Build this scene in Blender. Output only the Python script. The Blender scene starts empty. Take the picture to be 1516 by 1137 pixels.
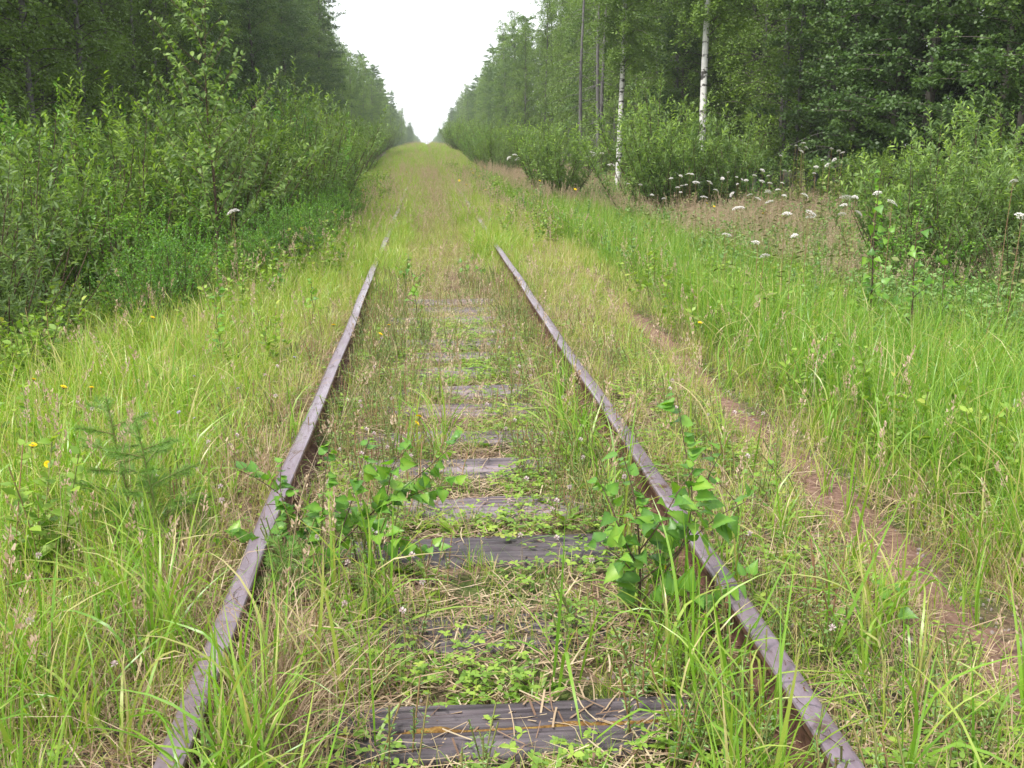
import bpy, math
import numpy as np
from mathutils import Vector
PI = math.pi
rng = np.random.default_rng(7)
scene = bpy.context.scene
COL = scene.collection

# ------------------------------------------------------------------ camera, world, sun
cam_d = bpy.data.cameras.new('camera')
cam = bpy.data.objects.new('camera', cam_d); COL.objects.link(cam)
cam.location = (-0.165, 0.0, 1.592)
cam.rotation_euler = (PI/2 - 0.2349, 0, -0.0822)
cam_d.sensor_width = 36; cam_d.lens = 36*1500/1516
cam_d.clip_start = 0.05; cam_d.clip_end = 6000
scene.camera = cam

SUN_EL, SUN_AZ = math.radians(58), math.radians(-125)     # azimuth: x = sin, y = cos of the direction to the sun
world = bpy.data.worlds.new('World'); scene.world = world
world.use_nodes = True
wn = world.node_tree; wn.nodes.clear()
sky = wn.nodes.new('ShaderNodeTexSky'); sky.sky_type = 'NISHITA'; sky.sun_disc = False
sky.sun_elevation = SUN_EL; sky.sun_rotation = SUN_AZ
sky.air_density = 1.0; sky.dust_density = 1.0; sky.ozone_density = 1.0
hs = wn.nodes.new('ShaderNodeHueSaturation'); hs.inputs['Saturation'].default_value = 0.16   # overcast: grey-white cloud
bg = wn.nodes.new('ShaderNodeBackground'); bg.inputs['Strength'].default_value = 0.115
wo = wn.nodes.new('ShaderNodeOutputWorld')
cl = wn.nodes.new('ShaderNodeMix'); cl.data_type = 'RGBA'; cl.inputs[0].default_value = 0.75      # even cloud cover over the clear-sky model
cl.inputs[7].default_value = (3.7, 3.8, 3.95, 1)
wn.links.new(sky.outputs[0], hs.inputs['Color']); wn.links.new(hs.outputs[0], cl.inputs[6]); wn.links.new(cl.outputs[2], bg.inputs[0]); wn.links.new(bg.outputs[0], wo.inputs[0])

sun_d = bpy.data.lights.new('sun', 'SUN'); sun_d.energy = 1.5; sun_d.angle = math.radians(11); sun_d.color = (1.0, 0.96, 0.88)
sun = bpy.data.objects.new('sun', sun_d); COL.objects.link(sun)
sd = Vector((math.sin(SUN_AZ)*math.cos(SUN_EL), math.cos(SUN_AZ)*math.cos(SUN_EL), math.sin(SUN_EL)))
sun.rotation_euler = sd.to_track_quat('Z', 'Y').to_euler()

vs = scene.view_settings
scene.display_settings.display_device = 'sRGB'
vs.view_transform = 'Standard'; vs.look = 'None'; vs.exposure = 2.03; vs.gamma = 1; vs.use_curve_mapping = False
scene.render.engine = 'CYCLES'
cy = scene.cycles
cy.max_bounces = 5; cy.diffuse_bounces = 3; cy.glossy_bounces = 2; cy.transmission_bounces = 4; cy.volume_bounces = 0

# ------------------------------------------------------------------ helpers
def tag(o, label=None, cat=None, group=None, kind=None):
    if label: o['label'] = label
    if cat: o['category'] = cat
    if group: o['group'] = group
    if kind: o['kind'] = kind
    return o

def empty(name, loc=(0, 0, 0), rz=0.0, s=1.0):
    o = bpy.data.objects.new(name, None); COL.objects.link(o)
    o.location = loc; o.rotation_euler = (0, 0, rz); o.scale = (s, s, s); o.empty_display_size = 0.1
    return o

def add_obj(name, me, parent=None, link=True):
    o = bpy.data.objects.new(name, me)
    if link: COL.objects.link(o)
    if parent is not None: o.parent = parent
    return o

class Acc:
    """collects vertex / face arrays and makes one mesh"""
    def __init__(s): s.V = []; s.F = []; s.var = []; s.n = 0
    def add(s, V, Fs, var=0.5, m=0):
        V = np.asarray(V, float).reshape(-1, 3)
        if not isinstance(Fs, list): Fs = [Fs]
        for F in Fs: s.F.append((np.asarray(F, int) + s.n, m))
        s.V.append(V)
        s.var.append(np.full(len(V), var, float) if np.ndim(var) == 0 else np.asarray(var, float))
        s.n += len(V)
    def mesh(s, name, mats, smooth=True):
        V = np.concatenate(s.V); me = bpy.data.meshes.new(name)
        lv, tot, mi = [], [], []
        for F, m in s.F:
            lv.append(F.ravel()); tot.append(np.full(len(F), F.shape[1])); mi.append(np.full(len(F), m))
        lv = np.concatenate(lv); tot = np.concatenate(tot); mi = np.concatenate(mi)
        me.vertices.add(len(V)); me.vertices.foreach_set('co', V.astype(np.float32).ravel())
        me.loops.add(len(lv)); me.loops.foreach_set('vertex_index', lv.astype(np.int32))
        me.polygons.add(len(tot))
        st = np.concatenate([[0], np.cumsum(tot)[:-1]])
        me.polygons.foreach_set('loop_start', st.astype(np.int32))
        me.polygons.foreach_set('loop_total', tot.astype(np.int32))
        me.polygons.foreach_set('material_index', mi.astype(np.int32))
        me.polygons.foreach_set('use_smooth', np.full(len(tot), smooth, bool))
        me.update(calc_edges=True)
        a = me.attributes.new('var', 'FLOAT', 'POINT'); a.data.foreach_set('value', np.concatenate(s.var).astype(np.float32))
        for m in (mats if isinstance(mats, (list, tuple)) else [mats]): me.materials.append(m)
        return me

def nrm(v):
    v = np.asarray(v, float); return v/np.maximum(np.linalg.norm(v, axis=-1, keepdims=True), 1e-9)

def tube(acc, P, R, n=5, var=0.5, m=0, cap=True):
    P = np.asarray(P, float); R = np.broadcast_to(np.asarray(R, float), (len(P),))
    T = np.gradient(P, axis=0); T = nrm(T)
    ref = np.array([0, 0, 1.0]) if abs(T[0][2]) < 0.9 else np.array([1.0, 0, 0])
    A = nrm(np.cross(T, ref)); B = np.cross(T, A)
    a = np.arange(n)*2*PI/n
    V = P[:, None] + R[:, None, None]*(A[:, None]*np.cos(a)[None, :, None] + B[:, None]*np.sin(a)[None, :, None])
    V = V.reshape(-1, 3)
    i = np.arange(len(P)-1)[:, None]*n; j = np.arange(n)[None]; k = (j+1) % n
    F = np.stack([i+j, i+k, i+k+n, i+j+n], -1).reshape(-1, 4)
    Fs = [F]
    if cap:
        V = np.vstack([V, P[-1:]]); c = len(V)-1; b = (len(P)-1)*n
        Fs.append(np.stack([b+np.arange(n), b+(np.arange(n)+1) % n, np.full(n, c)], -1))
    acc.add(V, Fs, var, m)

def place(acc, tpl, P, D, N, S, var, m=0):
    """instances a leaf template (V,F) at P with its y axis along D, normal near N, scale S"""
    TV, TF = tpl
    D = nrm(D); X = nrm(np.cross(D, N)); Z = np.cross(X, D)
    S = np.broadcast_to(np.asarray(S, float), (len(P),))
    V = P[:, None] + S[:, None, None]*(TV[None, :, 0, None]*X[:, None] + TV[None, :, 1, None]*D[:, None] + TV[None, :, 2, None]*Z[:, None])
    n = len(TV); off = (np.arange(len(P))*n)
    Fs = [(off[:, None, None] + F[None]).reshape(-1, F.shape[1]) for F in TF]
    var = np.broadcast_to(np.asarray(var, float), (len(P),))
    acc.add(V.reshape(-1, 3), Fs, np.repeat(var, n), m)

# leaf templates, length 1 along y, normal z
DIAMOND = (np.array([[0, 0, 0], [.33, .45, .05], [0, 1, -.06], [-.33, .45, .05]]), [np.array([[0, 1, 2, 3]])])
WILLOW = (np.array([[0, 0, 0], [.13, .3, .04], [.12, .62, .03], [0, 1, -.12], [-.12, .62, .03], [-.13, .3, .04], [0, .45, 0]]),
          [np.array([[0, 1, 6, 5], [1, 2, 3, 6], [6, 3, 4, 5]])])
OVAL = (np.array([[0, 0, 0], [.24, .25, .05], [.27, .6, .04], [0, 1, -.1], [-.27, .6, .04], [-.24, .25, .05], [0, .45, -.01]]),
        [np.array([[0, 1, 6, 5], [1, 2, 3, 6], [6, 3, 4, 5]])])
NEEDLE = (np.array([[-.035, 0, 0], [.035, 0, 0], [0, 1, 0]]), [np.array([[0, 1, 2]])])
SPRAY = (np.array([[-.07, 0, 0], [.07, 0, 0], [.06, .6, -.06], [0, 1, -.16], [-.06, .6, -.06]]), [np.array([[0, 1, 2, 3, 4]])])

# ------------------------------------------------------------------ materials
def new_mat(name):
    m = bpy.data.materials.new(name); m.use_nodes = True
    nt = m.node_tree; nt.nodes.clear()
    out = nt.nodes.new('ShaderNodeOutputMaterial')
    return m, nt, out

def ramp(nt, stops):
    r = nt.nodes.new('ShaderNodeValToRGB'); cr = r.color_ramp
    while len(cr.elements) < len(stops): cr.elements.new(0.5)
    for e, (p, c) in zip(cr.elements, stops):
        e.position = p; e.color = (*c, 1)
    return r

def math_node(nt, op, a, b):
    n = nt.nodes.new('ShaderNodeMath'); n.operation = op
    for i, v in enumerate((a, b)):
        if isinstance(v, (int, float)): n.inputs[i].default_value = v
        else: nt.links.new(v, n.inputs[i])
    return n.outputs[0]

def leaf_mat(name, stops, trans=0.35, rough=0.5, spec=0.35, tc=(1.35, 1.45, .6), wr=0.22):
    m, nt, out = new_mat(name); L = nt.links.new
    at = nt.nodes.new('ShaderNodeAttribute'); at.attribute_name = 'var'
    oi = nt.nodes.new('ShaderNodeObjectInfo')
    f = math_node(nt, 'ADD', at.outputs['Fac'], math_node(nt, 'MULTIPLY', math_node(nt, 'SUBTRACT', oi.outputs['Random'], 0.5), wr))
    r = ramp(nt, stops); L(f, r.inputs[0])
    p = nt.nodes.new('ShaderNodeBsdfPrincipled'); p.inputs['Roughness'].default_value = rough
    p.inputs['Specular IOR Level'].default_value = spec; L(r.outputs[0], p.inputs['Base Color'])
    mu = nt.nodes.new('ShaderNodeVectorMath'); mu.operation = 'MULTIPLY'; mu.inputs[1].default_value = tc; L(r.outputs[0], mu.inputs[0])
    t = nt.nodes.new('ShaderNodeBsdfTranslucent'); L(mu.outputs[0], t.inputs['Color'])
    x = nt.nodes.new('ShaderNodeMixShader'); x.inputs[0].default_value = trans
    L(p.outputs[0], x.inputs[1]); L(t.outputs[0], x.inputs[2]); L(x.outputs[0], out.inputs['Surface'])
    return m

def noise_mat(name, stops, scale=8, detail=6, rough=0.8, bump=0.3, spec=0.3, metal=0.0, stretch=(1, 1, 1), rough2=None, bdist=0.01):
    m, nt, out = new_mat(name); L = nt.links.new
    tc = nt.nodes.new('ShaderNodeTexCoord'); mp = nt.nodes.new('ShaderNodeMapping'); mp.inputs['Scale'].default_value = stretch
    L(tc.outputs['Object'], mp.inputs['Vector'])
    n = nt.nodes.new('ShaderNodeTexNoise'); n.inputs['Scale'].default_value = scale; n.inputs['Detail'].default_value = detail
    n.inputs['Roughness'].default_value = 0.62
    L(mp.outputs[0], n.inputs['Vector'])
    r = ramp(nt, stops); L(n.outputs['Fac'], r.inputs[0])
    p = nt.nodes.new('ShaderNodeBsdfPrincipled'); p.inputs['Roughness'].default_value = rough; p.inputs['Metallic'].default_value = metal
    p.inputs['Specular IOR Level'].default_value = spec; L(r.outputs[0], p.inputs['Base Color'])
    b = nt.nodes.new('ShaderNodeBump'); b.inputs['Strength'].default_value = bump; b.inputs['Distance'].default_value = bdist
    L(n.outputs['Fac'], b.inputs['Height']); L(b.outputs[0], p.inputs['Normal'])
    if rough2 is not None:
        mr = nt.nodes.new('ShaderNodeMapRange'); mr.inputs['To Min'].default_value = rough; mr.inputs['To Max'].default_value = rough2
        n2 = nt.nodes.new('ShaderNodeTexNoise'); n2.inputs['Scale'].default_value = scale*0.35; n2.inputs['Detail'].default_value = 5
        L(mp.outputs[0], n2.inputs['Vector']); mr.inputs['From Min'].default_value = 0.4; mr.inputs['From Max'].default_value = 0.62
        L(n2.outputs['Fac'], mr.inputs['Value']); L(mr.outputs[0], p.inputs['Roughness'])
    L(p.outputs[0], out.inputs['Surface'])
    return m

GRASS_VERGE = leaf_mat('verge_grass', [(0, (.10, .22, .02)), (.35, (.17, .32, .03)), (.62, (.27, .39, .045)), (.85, (.42, .41, .12)), (1, (.50, .40, .22))], .38, .36, .5)
GRASS_LUSH = leaf_mat('lush_grass', [(0, (.07, .17, .018)), (.35, (.12, .26, .025)), (.65, (.19, .34, .035)), (.88, (.30, .38, .07)), (1, (.46, .39, .19))], .38, .36, .5)
STRAW = leaf_mat('dry_straw', [(0, (.15, .09, .06)), (.4, (.27, .18, .12)), (.75, (.42, .32, .21)), (1, (.52, .43, .29))], .2, .65, .25, (1.1, 1, .9))
PINK = leaf_mat('dry_panicle', [(0, (.32, .23, .14)), (.5, (.47, .35, .24)), (1, (.6, .48, .36))], .3, .7, .2, (1.1, 1, .9))
HERB = leaf_mat('herb_leaf', [(0, (.09, .18, .025)), (.5, (.17, .29, .04)), (.9, (.28, .39, .055)), (1, (.36, .36, .08))], .33, .45, .4)
BLUEHERB = leaf_mat('grey_green_herb', [(0, (.09, .18, .06)), (.5, (.16, .28, .09)), (1, (.24, .37, .11))], .3, .5, .35)
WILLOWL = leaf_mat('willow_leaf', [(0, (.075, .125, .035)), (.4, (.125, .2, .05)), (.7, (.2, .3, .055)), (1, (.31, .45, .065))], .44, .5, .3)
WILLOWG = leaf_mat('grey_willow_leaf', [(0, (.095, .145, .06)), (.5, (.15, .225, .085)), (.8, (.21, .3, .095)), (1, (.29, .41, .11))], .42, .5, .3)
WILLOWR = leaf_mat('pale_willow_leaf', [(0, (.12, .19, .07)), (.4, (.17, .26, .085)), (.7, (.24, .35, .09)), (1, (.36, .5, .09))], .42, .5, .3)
ASPENL = leaf_mat('aspen_leaf', [(0, (.07, .17, .03)), (.4, (.11, .25, .035)), (.7, (.17, .33, .04)), (1, (.24, .38, .045))], .38, .4, .4, wr=.3)
YELLEAF = leaf_mat('yellow_leaf', [(0, (.65, .42, .02)), (1, (.8, .6, .03))], .4, .5, .3)
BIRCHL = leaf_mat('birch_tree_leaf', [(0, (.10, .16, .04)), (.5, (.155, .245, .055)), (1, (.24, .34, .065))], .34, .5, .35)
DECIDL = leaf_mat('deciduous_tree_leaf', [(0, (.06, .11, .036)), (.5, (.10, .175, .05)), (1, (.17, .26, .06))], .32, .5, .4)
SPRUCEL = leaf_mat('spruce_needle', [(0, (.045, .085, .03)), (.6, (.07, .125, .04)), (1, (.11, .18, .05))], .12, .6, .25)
PINEL = leaf_mat('young_spruce_needle', [(0, (.10, .21, .04)), (1, (.20, .33, .07))], .25, .5, .35)
BARK = noise_mat('grey_bark', [(.3, (.05, .042, .035)), (.7, (.14, .125, .11))], 12, 6, .9, .6, .2, stretch=(1, 1, .2))
TWIG = noise_mat('twig_bark', [(.3, (.05, .03, .022)), (.7, (.12, .075, .05))], 30, 3, .8, .2)
STEM = leaf_mat('green_stem', [(0, (.12, .15, .04)), (.5, (.2, .2, .07)), (1, (.28, .16, .09))], .1, .6, .3)
def birch_mat():
    m, nt, out = new_mat('birch_bark'); L = nt.links.new
    tc = nt.nodes.new('ShaderNodeTexCoord')
    def nz(sc, st, d=4):
        mp = nt.nodes.new('ShaderNodeMapping'); mp.inputs['Scale'].default_value = st; L(tc.outputs['Object'], mp.inputs['Vector'])
        n = nt.nodes.new('ShaderNodeTexNoise'); n.inputs['Scale'].default_value = sc; n.inputs['Detail'].default_value = d; L(mp.outputs[0], n.inputs['Vector']); return n.outputs['Fac']
    r = ramp(nt, [(0, (.03, .028, .026)), (.41, (.05, .045, .04)), (.47, (.6, .58, .56)), (1, (.78, .76, .75))]); L(nz(3.2, (1.2, 1.2, 2.6)), r.inputs[0])
    p = nt.nodes.new('ShaderNodeBsdfPrincipled'); p.inputs['Roughness'].default_value = .7; L(r.outputs[0], p.inputs['Base Color'])
    b = nt.nodes.new('ShaderNodeBump'); b.inputs['Strength'].default_value = .4; L(nz(20, (1, 1, 3)), b.inputs['Height']); L(b.outputs[0], p.inputs['Normal'])
    L(p.outputs[0], out.inputs['Surface']); return m
BIRCHB = birch_mat()
GREYPOLE = noise_mat('pale_grey_bark', [(.3, (.07, .065, .06)), (.7, (.17, .165, .155))], 10, 6, .9, .4, stretch=(1, 1, .3))
DEADW = noise_mat('dead_wood', [(.3, (.09, .085, .085)), (.7, (.18, .17, .17))], 10, 6, .9, .4, stretch=(1, 1, .2))
WHITEF = leaf_mat('white_floret', [(0, (.62, .6, .55)), (.5, (.78, .76, .74)), (1, (.85, .78, .76))], .25, .7, .2, (1, 1, 1))
PINKF = leaf_mat('faded_pink_floret', [(0, (.42, .3, .3)), (.5, (.6, .48, .5)), (1, (.75, .66, .64))], .25, .7, .2, (1, 1, 1))
YELF = leaf_mat('yellow_petal', [(0, (.75, .5, .01)), (1, (.85, .66, .02))], .3, .6, .2, (1, 1, 1))
LILACF = leaf_mat('lilac_petal', [(0, (.36, .26, .6)), (1, (.5, .4, .72))], .3, .6, .2, (1, 1, 1))
STONE = noise_mat('gravel_stone', [(.3, (.12, .10, .10)), (.55, (.24, .2, .19)), (.75, (.34, .3, .29))], 9, 5, .85, .3)
RUSTTOP = noise_mat('rail_steel', [(.25, (.13, .09, .105)), (.55, (.19, .145, .18)), (.85, (.26, .21, .265))], 10, 9, .22, .06, .7, .3, (2.5, .5, 2.5), .42, .002)
def add_patches(m, col, scale, lo, hi):
    nt = m.node_tree; L = nt.links.new; p = [n for n in nt.nodes if n.type == 'BSDF_PRINCIPLED'][0]; src = p.inputs['Base Color'].links[0].from_socket
    tc = [n for n in nt.nodes if n.type == 'TEX_COORD'][0]
    n = nt.nodes.new('ShaderNodeTexNoise'); n.inputs['Scale'].default_value = scale; n.inputs['Detail'].default_value = 9; n.inputs['Roughness'].default_value = .7; L(tc.outputs['Object'], n.inputs['Vector'])
    r = ramp(nt, [(lo, (0, 0, 0)), (hi, (1, 1, 1))]); L(n.outputs['Fac'], r.inputs[0])
    mx = nt.nodes.new('ShaderNodeMix'); mx.data_type = 'RGBA'; L(r.outputs[0], mx.inputs[0]); L(src, mx.inputs[6]); mx.inputs[7].default_value = (*col, 1); L(mx.outputs[2], p.inputs['Base Color'])
add_patches(RUSTTOP, (.10, .05, .035), 7, .58, .66); add_patches(RUSTTOP, (.06, .035, .03), 45, .60, .70)
RUSTSIDE = noise_mat('rusty_steel', [(.3, (.055, .028, .02)), (.5, (.11, .055, .04)), (.75, (.19, .10, .075))], 22, 8, .75, .4, .3, .2, (1, .8, 1.2), None, .004)
def sleeper_mat(nm, br):
    m, nt, out = new_mat(nm); L = nt.links.new
    tc = nt.nodes.new('ShaderNodeTexCoord')
    mp = nt.nodes.new('ShaderNodeMapping'); mp.inputs['Scale'].default_value = (1.2, 26, 26); L(tc.outputs['Object'], mp.inputs['Vector'])
    oi = nt.nodes.new('ShaderNodeObjectInfo'); cb = nt.nodes.new('ShaderNodeCombineXYZ'); L(math_node(nt, 'MULTIPLY', oi.outputs['Random'], 50), cb.inputs[0]); L(cb.outputs[0], mp.inputs['Location'])
    n = nt.nodes.new('ShaderNodeTexNoise'); n.inputs['Scale'].default_value = 1.6; n.inputs['Detail'].default_value = 7; n.inputs['Roughness'].default_value = .6; L(mp.outputs[0], n.inputs['Vector'])
    n2 = nt.nodes.new('ShaderNodeTexNoise'); n2.inputs['Scale'].default_value = 4; n2.inputs['Detail'].default_value = 6; L(tc.outputs['Object'], n2.inputs['Vector'])
    r = ramp(nt, [(q, tuple(br*v for v in c)) for q, c in ((.28, (.013, .01, .011)), (.42, (.053, .044, .047)), (.6, (.108, .092, .098)), (.8, (.18, .155, .158)))]); L(n.outputs['Fac'], r.inputs[0])
    r2 = ramp(nt, [(.35, (.6, .55, .6)), (.6, (1.15, 1.1, 1.15))]); L(n2.outputs['Fac'], r2.inputs[0])
    mx = nt.nodes.new('ShaderNodeMix'); mx.data_type = 'RGBA'; mx.blend_type = 'MULTIPLY'; mx.inputs[0].default_value = 1
    L(r.outputs[0], mx.inputs[6]); L(r2.outputs[0], mx.inputs[7])
    p = nt.nodes.new('ShaderNodeBsdfPrincipled'); p.inputs['Roughness'].default_value = .5; p.inputs['Specular IOR Level'].default_value = .45; L(mx.outputs[2], p.inputs['Base Color'])
    b = nt.nodes.new('ShaderNodeBump'); b.inputs['Strength'].default_value = .7; b.inputs['Distance'].default_value = .006; L(n.outputs['Fac'], b.inputs['Height']); L(b.outputs[0], p.inputs['Normal'])
    L(p.outputs[0], out.inputs['Surface']); return m
SLEEPER = sleeper_mat('dark_sleeper_wood', .8); SLEEPER_GREY = sleeper_mat('weathered_grey_sleeper_wood', 1.7)
MOSS = noise_mat('orange_moss', [(.3, (.07, .05, .018)), (.5, (.17, .09, .03)), (.7, (.25, .17, .045))], 60, 6, .95, 1, .1)

def ground_mat():
    m, nt, out = new_mat('littered_soil'); L = nt.links.new
    tc = nt.nodes.new('ShaderNodeTexCoord')
    def nz(sc, d):
        n = nt.nodes.new('ShaderNodeTexNoise'); n.inputs['Scale'].default_value = sc; n.inputs['Detail'].default_value = d; n.inputs['Roughness'].default_value = .65
        L(tc.outputs['Object'], n.inputs['Vector']); return n.outputs['Fac']
    f1 = nz(45, 8); f2 = nz(2.2, 5)
    r1 = ramp(nt, [(.3, (.035, .025, .018)), (.5, (.13, .085, .06)), (.7, (.26, .18, .12))]); L(f1, r1.inputs[0])
    r2 = ramp(nt, [(.3, (.03, .045, .012)), (.55, (.07, .10, .022)), (.75, (.14, .13, .05))]); L(f1, r2.inputs[0])
    rm = ramp(nt, [(.42, (0, 0, 0)), (.58, (1, 1, 1))]); L(f2, rm.inputs[0])
    mx = nt.nodes.new('ShaderNodeMix'); mx.data_type = 'RGBA'; L(rm.outputs[0], mx.inputs[0]); L(r1.outputs[0], mx.inputs[6]); L(r2.outputs[0], mx.inputs[7])
    p = nt.nodes.new('ShaderNodeBsdfPrincipled'); p.inputs['Roughness'].default_value = .9; p.inputs['Specular IOR Level'].default_value = .2; L(mx.outputs[2], p.inputs['Base Color'])
    b = nt.nodes.new('ShaderNodeBump'); b.inputs['Strength'].default_value = .8; b.inputs['Distance'].default_value = .02; L(f1, b.inputs['Height']); L(b.outputs[0], p.inputs['Normal'])
    L(p.outputs[0], out.inputs['Surface']); return m
GROUND = ground_mat()
DIRT = noise_mat('trodden_path_soil', [(.3, (.085, .048, .036)), (.5, (.155, .092, .07)), (.7, (.24, .155, .125))], 40, 9, .9, .7, .15, bdist=.01)

# ------------------------------------------------------------------ ground
def snoise(x, y, s, seed=0):
    a = seed*1.7
    return (np.sin(x*s*1.3+a)*np.cos(y*s*.9+a*2)+np.sin(x*s*2.1-y*s*1.7+a)*.5+np.cos(x*s*3.7+y*s*4.1+a*3)*.3)/1.8
def tz(x, y):
    x = np.asarray(x, float); y = np.asarray(y, float)
    b = .5-.5*np.cos(np.clip((np.abs(x+.04)-.42)/.2, 0, 1)*PI)
    b = b*np.where(np.abs(x) < 1.2, 1, np.clip((1.7-np.abs(x))/.5, 0, 1))*(1-.9*np.exp(-((y-3.82)/.16)**2)*(np.abs(x) < .75)-.6*np.exp(-((y-2.53)/.16)**2)*(np.abs(x) < .75))
    L = np.interp(-x, [0, 1.7, 2.6, 3.6, 4.6, 6, 8, 12, 40, 400], [-.035, -.045, -.14, -.36, -.62, -.7, -.55, -.4, -.2, .5])
    R = np.interp(x, [0, 1.3, 1.6, 2.1, 3, 4.5, 6, 8, 12, 40, 400], [-.035, -.045, -.09, -.12, -.33, -.56, -.6, -.48, -.3, -.1, .5])
    z = np.where(x < 0, L, R)
    w = np.clip((np.abs(x)-1.2)/3, 0, 1)
    t = np.clip((y-45)/105, 0, 1); z = z+1.05*t*t*(3-2*t)-.012*np.clip(y-165, 0, None)
    return z + b*.045 + .012*snoise(x, y, 5.0, 1) + w*.07*snoise(x, y, .8, 2) + .006*snoise(x, y, 17, 3)

def grid_mesh(name, xs, ys, zf, mat):
    X, Y = np.meshgrid(xs, ys); Z = zf(X, Y); nx = len(xs)
    i = np.arange(len(ys)-1)[:, None]*nx + np.arange(nx-1)[None]
    F = np.stack([i, i+1, i+1+nx, i+nx], -1).reshape(-1, 4)
    a = Acc(); a.add(np.stack([X, Y, Z], -1), F); return a.mesh(name, mat)
xs = np.unique(np.concatenate([np.arange(-3, 3, .06), np.arange(-14, 14, .35), -np.geomspace(14, 1500, 22), np.geomspace(14, 1500, 22)]))
ys = np.unique(np.concatenate([np.arange(-4, 12, .09), np.arange(12, 60, .6), np.geomspace(60, 4000, 50), -np.geomspace(4, 300, 14)]))
tag(add_obj('ground', grid_mesh('ground', xs, ys, tz, GROUND)), kind='structure')
# trodden footpath, a ragged ribbon right of the track
py = np.arange(1.2, 30, .06); pc = np.interp(py, [0, 3, 4, 5.7, 9.4, 11.6, 30], [1.66, 1.68, 1.72, 1.76, 1.85, 1.95, 2.1])
hw = .175*(1+.35*snoise(py, py*0, 2.1, 5)+.25*snoise(py, py*0, 6.3, 6))*np.interp(py, [0, 8, 14, 30], [1.15, 1, .8, .5])
t = np.linspace(-1, 1, 11)
jit = .03*rng.normal(size=(len(py), 11)); jit[:, 3:8] *= .3
PX = pc[:, None]+.05*np.sin(py*1.7)[:, None]+t[None]*hw[:, None]+jit
PY = np.repeat(py[:, None], 11, 1)
PZ = tz(PX, PY)+.014-.03*(np.abs(t)**3)[None]
a = Acc(); i = np.arange(len(py)-1)[:, None]*11+np.arange(10)[None]
a.add(np.stack([PX, PY, PZ], -1), np.stack([i, i+1, i+12, i+11], -1).reshape(-1, 4))
tag(add_obj('footpath', a.mesh('footpath', DIRT)), kind='structure')

# ------------------------------------------------------------------ sleepers
SY = [2.53, 3.14, 3.82, 4.31, 4.9, 5.42, 6.01, 6.5, 7.08, 7.6, 8.15, 8.7, 9.25, 9.8, 10.35]
def sleeper_half(acc, y0, y1, seed, rot=0.0, xl=1.32, round0=True, round1=True, hgt=.15, m=0):
    """a longitudinally weathered timber between y0 and y1, worn top"""
    r = np.random.default_rng(seed)
    nx = 90; X = np.linspace(-xl, xl, nx)
    top = np.linspace(0, 1, 27); w = y1-y0
    prof_y = np.concatenate([[y0], y0+w*top, [y1]]); base_z = np.zeros(29)
    e = .018
    z_t = -e*((1-np.clip(top/.12, 0, 1))**2 if round0 else 0)-e*((1-np.clip((1-top)/.12, 0, 1))**2 if round1 else 0)
    base_z[1:-1] = z_t; base_z[0] = -hgt; base_z[-1] = -hgt
    groove = -r.random(27)*.016*(r.random(27) > .72)
    V = np.zeros((nx, 29, 3))
    for k in range(29):
        V[:, k, 0] = X; V[:, k, 1] = prof_y[k]+.006*snoise(X, X*0+k*.1, 3.1, seed); V[:, k, 2] = base_z[k]
        if 0 < k < 28:
            V[:, k, 2] += groove[k-1]*(.6+.8*np.abs(snoise(X, X*0+k*.9, 2.3, seed+k)))+.004*snoise(X, X*0+k, 9, seed)
            V[:, k, 2] -= rot*np.clip(snoise(X, X*0+k*.25, 2.6, seed+3), 0, 1)*.07
    i = np.arange(nx-1)[:, None]*29+np.arange(28)[None]
    F = np.stack([i, i+29, i+30, i+1], -1).reshape(-1, 4)
    e0 = np.arange(29)[None, ::1]; e1 = (nx-1)*29+np.arange(29)[None, ::-1]
    acc.add(V.reshape(-1, 3), [F, e0, e1], .5, m)
SL = ['dark split sleeper at the bottom edge with orange moss in its crack',
      'rotten crumbled sleeper half buried in litter, second from the camera',
      'broad dark brown sleeper between the two young birch saplings',
      'grey sleeper partly under green herbs, just beyond the birch saplings',
      'pale grey sleeper with a clear lengthwise groove, fifth from the camera',
      'overgrown sleeper with only a grey sliver left of centre, sixth from the camera',
      'narrow bluish grey sleeper, seventh from the camera between the rails',
      'small grey end of a sleeper in dry straw, eighth from the camera',
      'dark thin sleeper sliver, ninth from the camera in dry grass',
      'last faint sleeper just visible in dry grass, tenth from the camera']
for k, y in enumerate(SY):
    a = Acc(); s = empty('sleeper', (.0+.02*math.sin(k*3), y, .004 if k != 1 else -.012), 0.01*math.sin(k*5))
    if k == 0:
        sleeper_half(a, -.135, -.012, 1, round1=True); add_obj('timber_half', a.mesh('timber_half', SLEEPER), s)
        a = Acc(); sleeper_half(a, .0, .125, 2, round0=True); add_obj('timber_half', a.mesh('timber_half', SLEEPER), s)
        b = Acc(); X = np.linspace(-.5, .95, 90)
        P = np.stack([X, -.006+.004*snoise(X, X*0, 7, 3), -.018+.012*np.abs(snoise(X, X*0, 6, 4))+.012*np.clip((X-.1), 0, .6)], -1)
        tube(b, P, (.004+.014*np.clip(snoise(X, X*0, 8, 6)+.35, 0, 1)+.016*np.clip(X-.25, 0, .4))*(.8+.4*rng.random(90)), 7)
        add_obj('moss', b.mesh('moss', MOSS), s)
    else:
        sleeper_half(a, -.125, .125, 10+k, rot=1.0 if k == 1 else .12)
        add_obj('timber', a.mesh('timber', SLEEPER if k < 3 else SLEEPER_GREY), s)
    tag(s, SL[k] if k < len(SL) else 'buried dark sleeper hidden under the grass further along the track', 'sleeper', 'sleepers under the rails')

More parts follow.
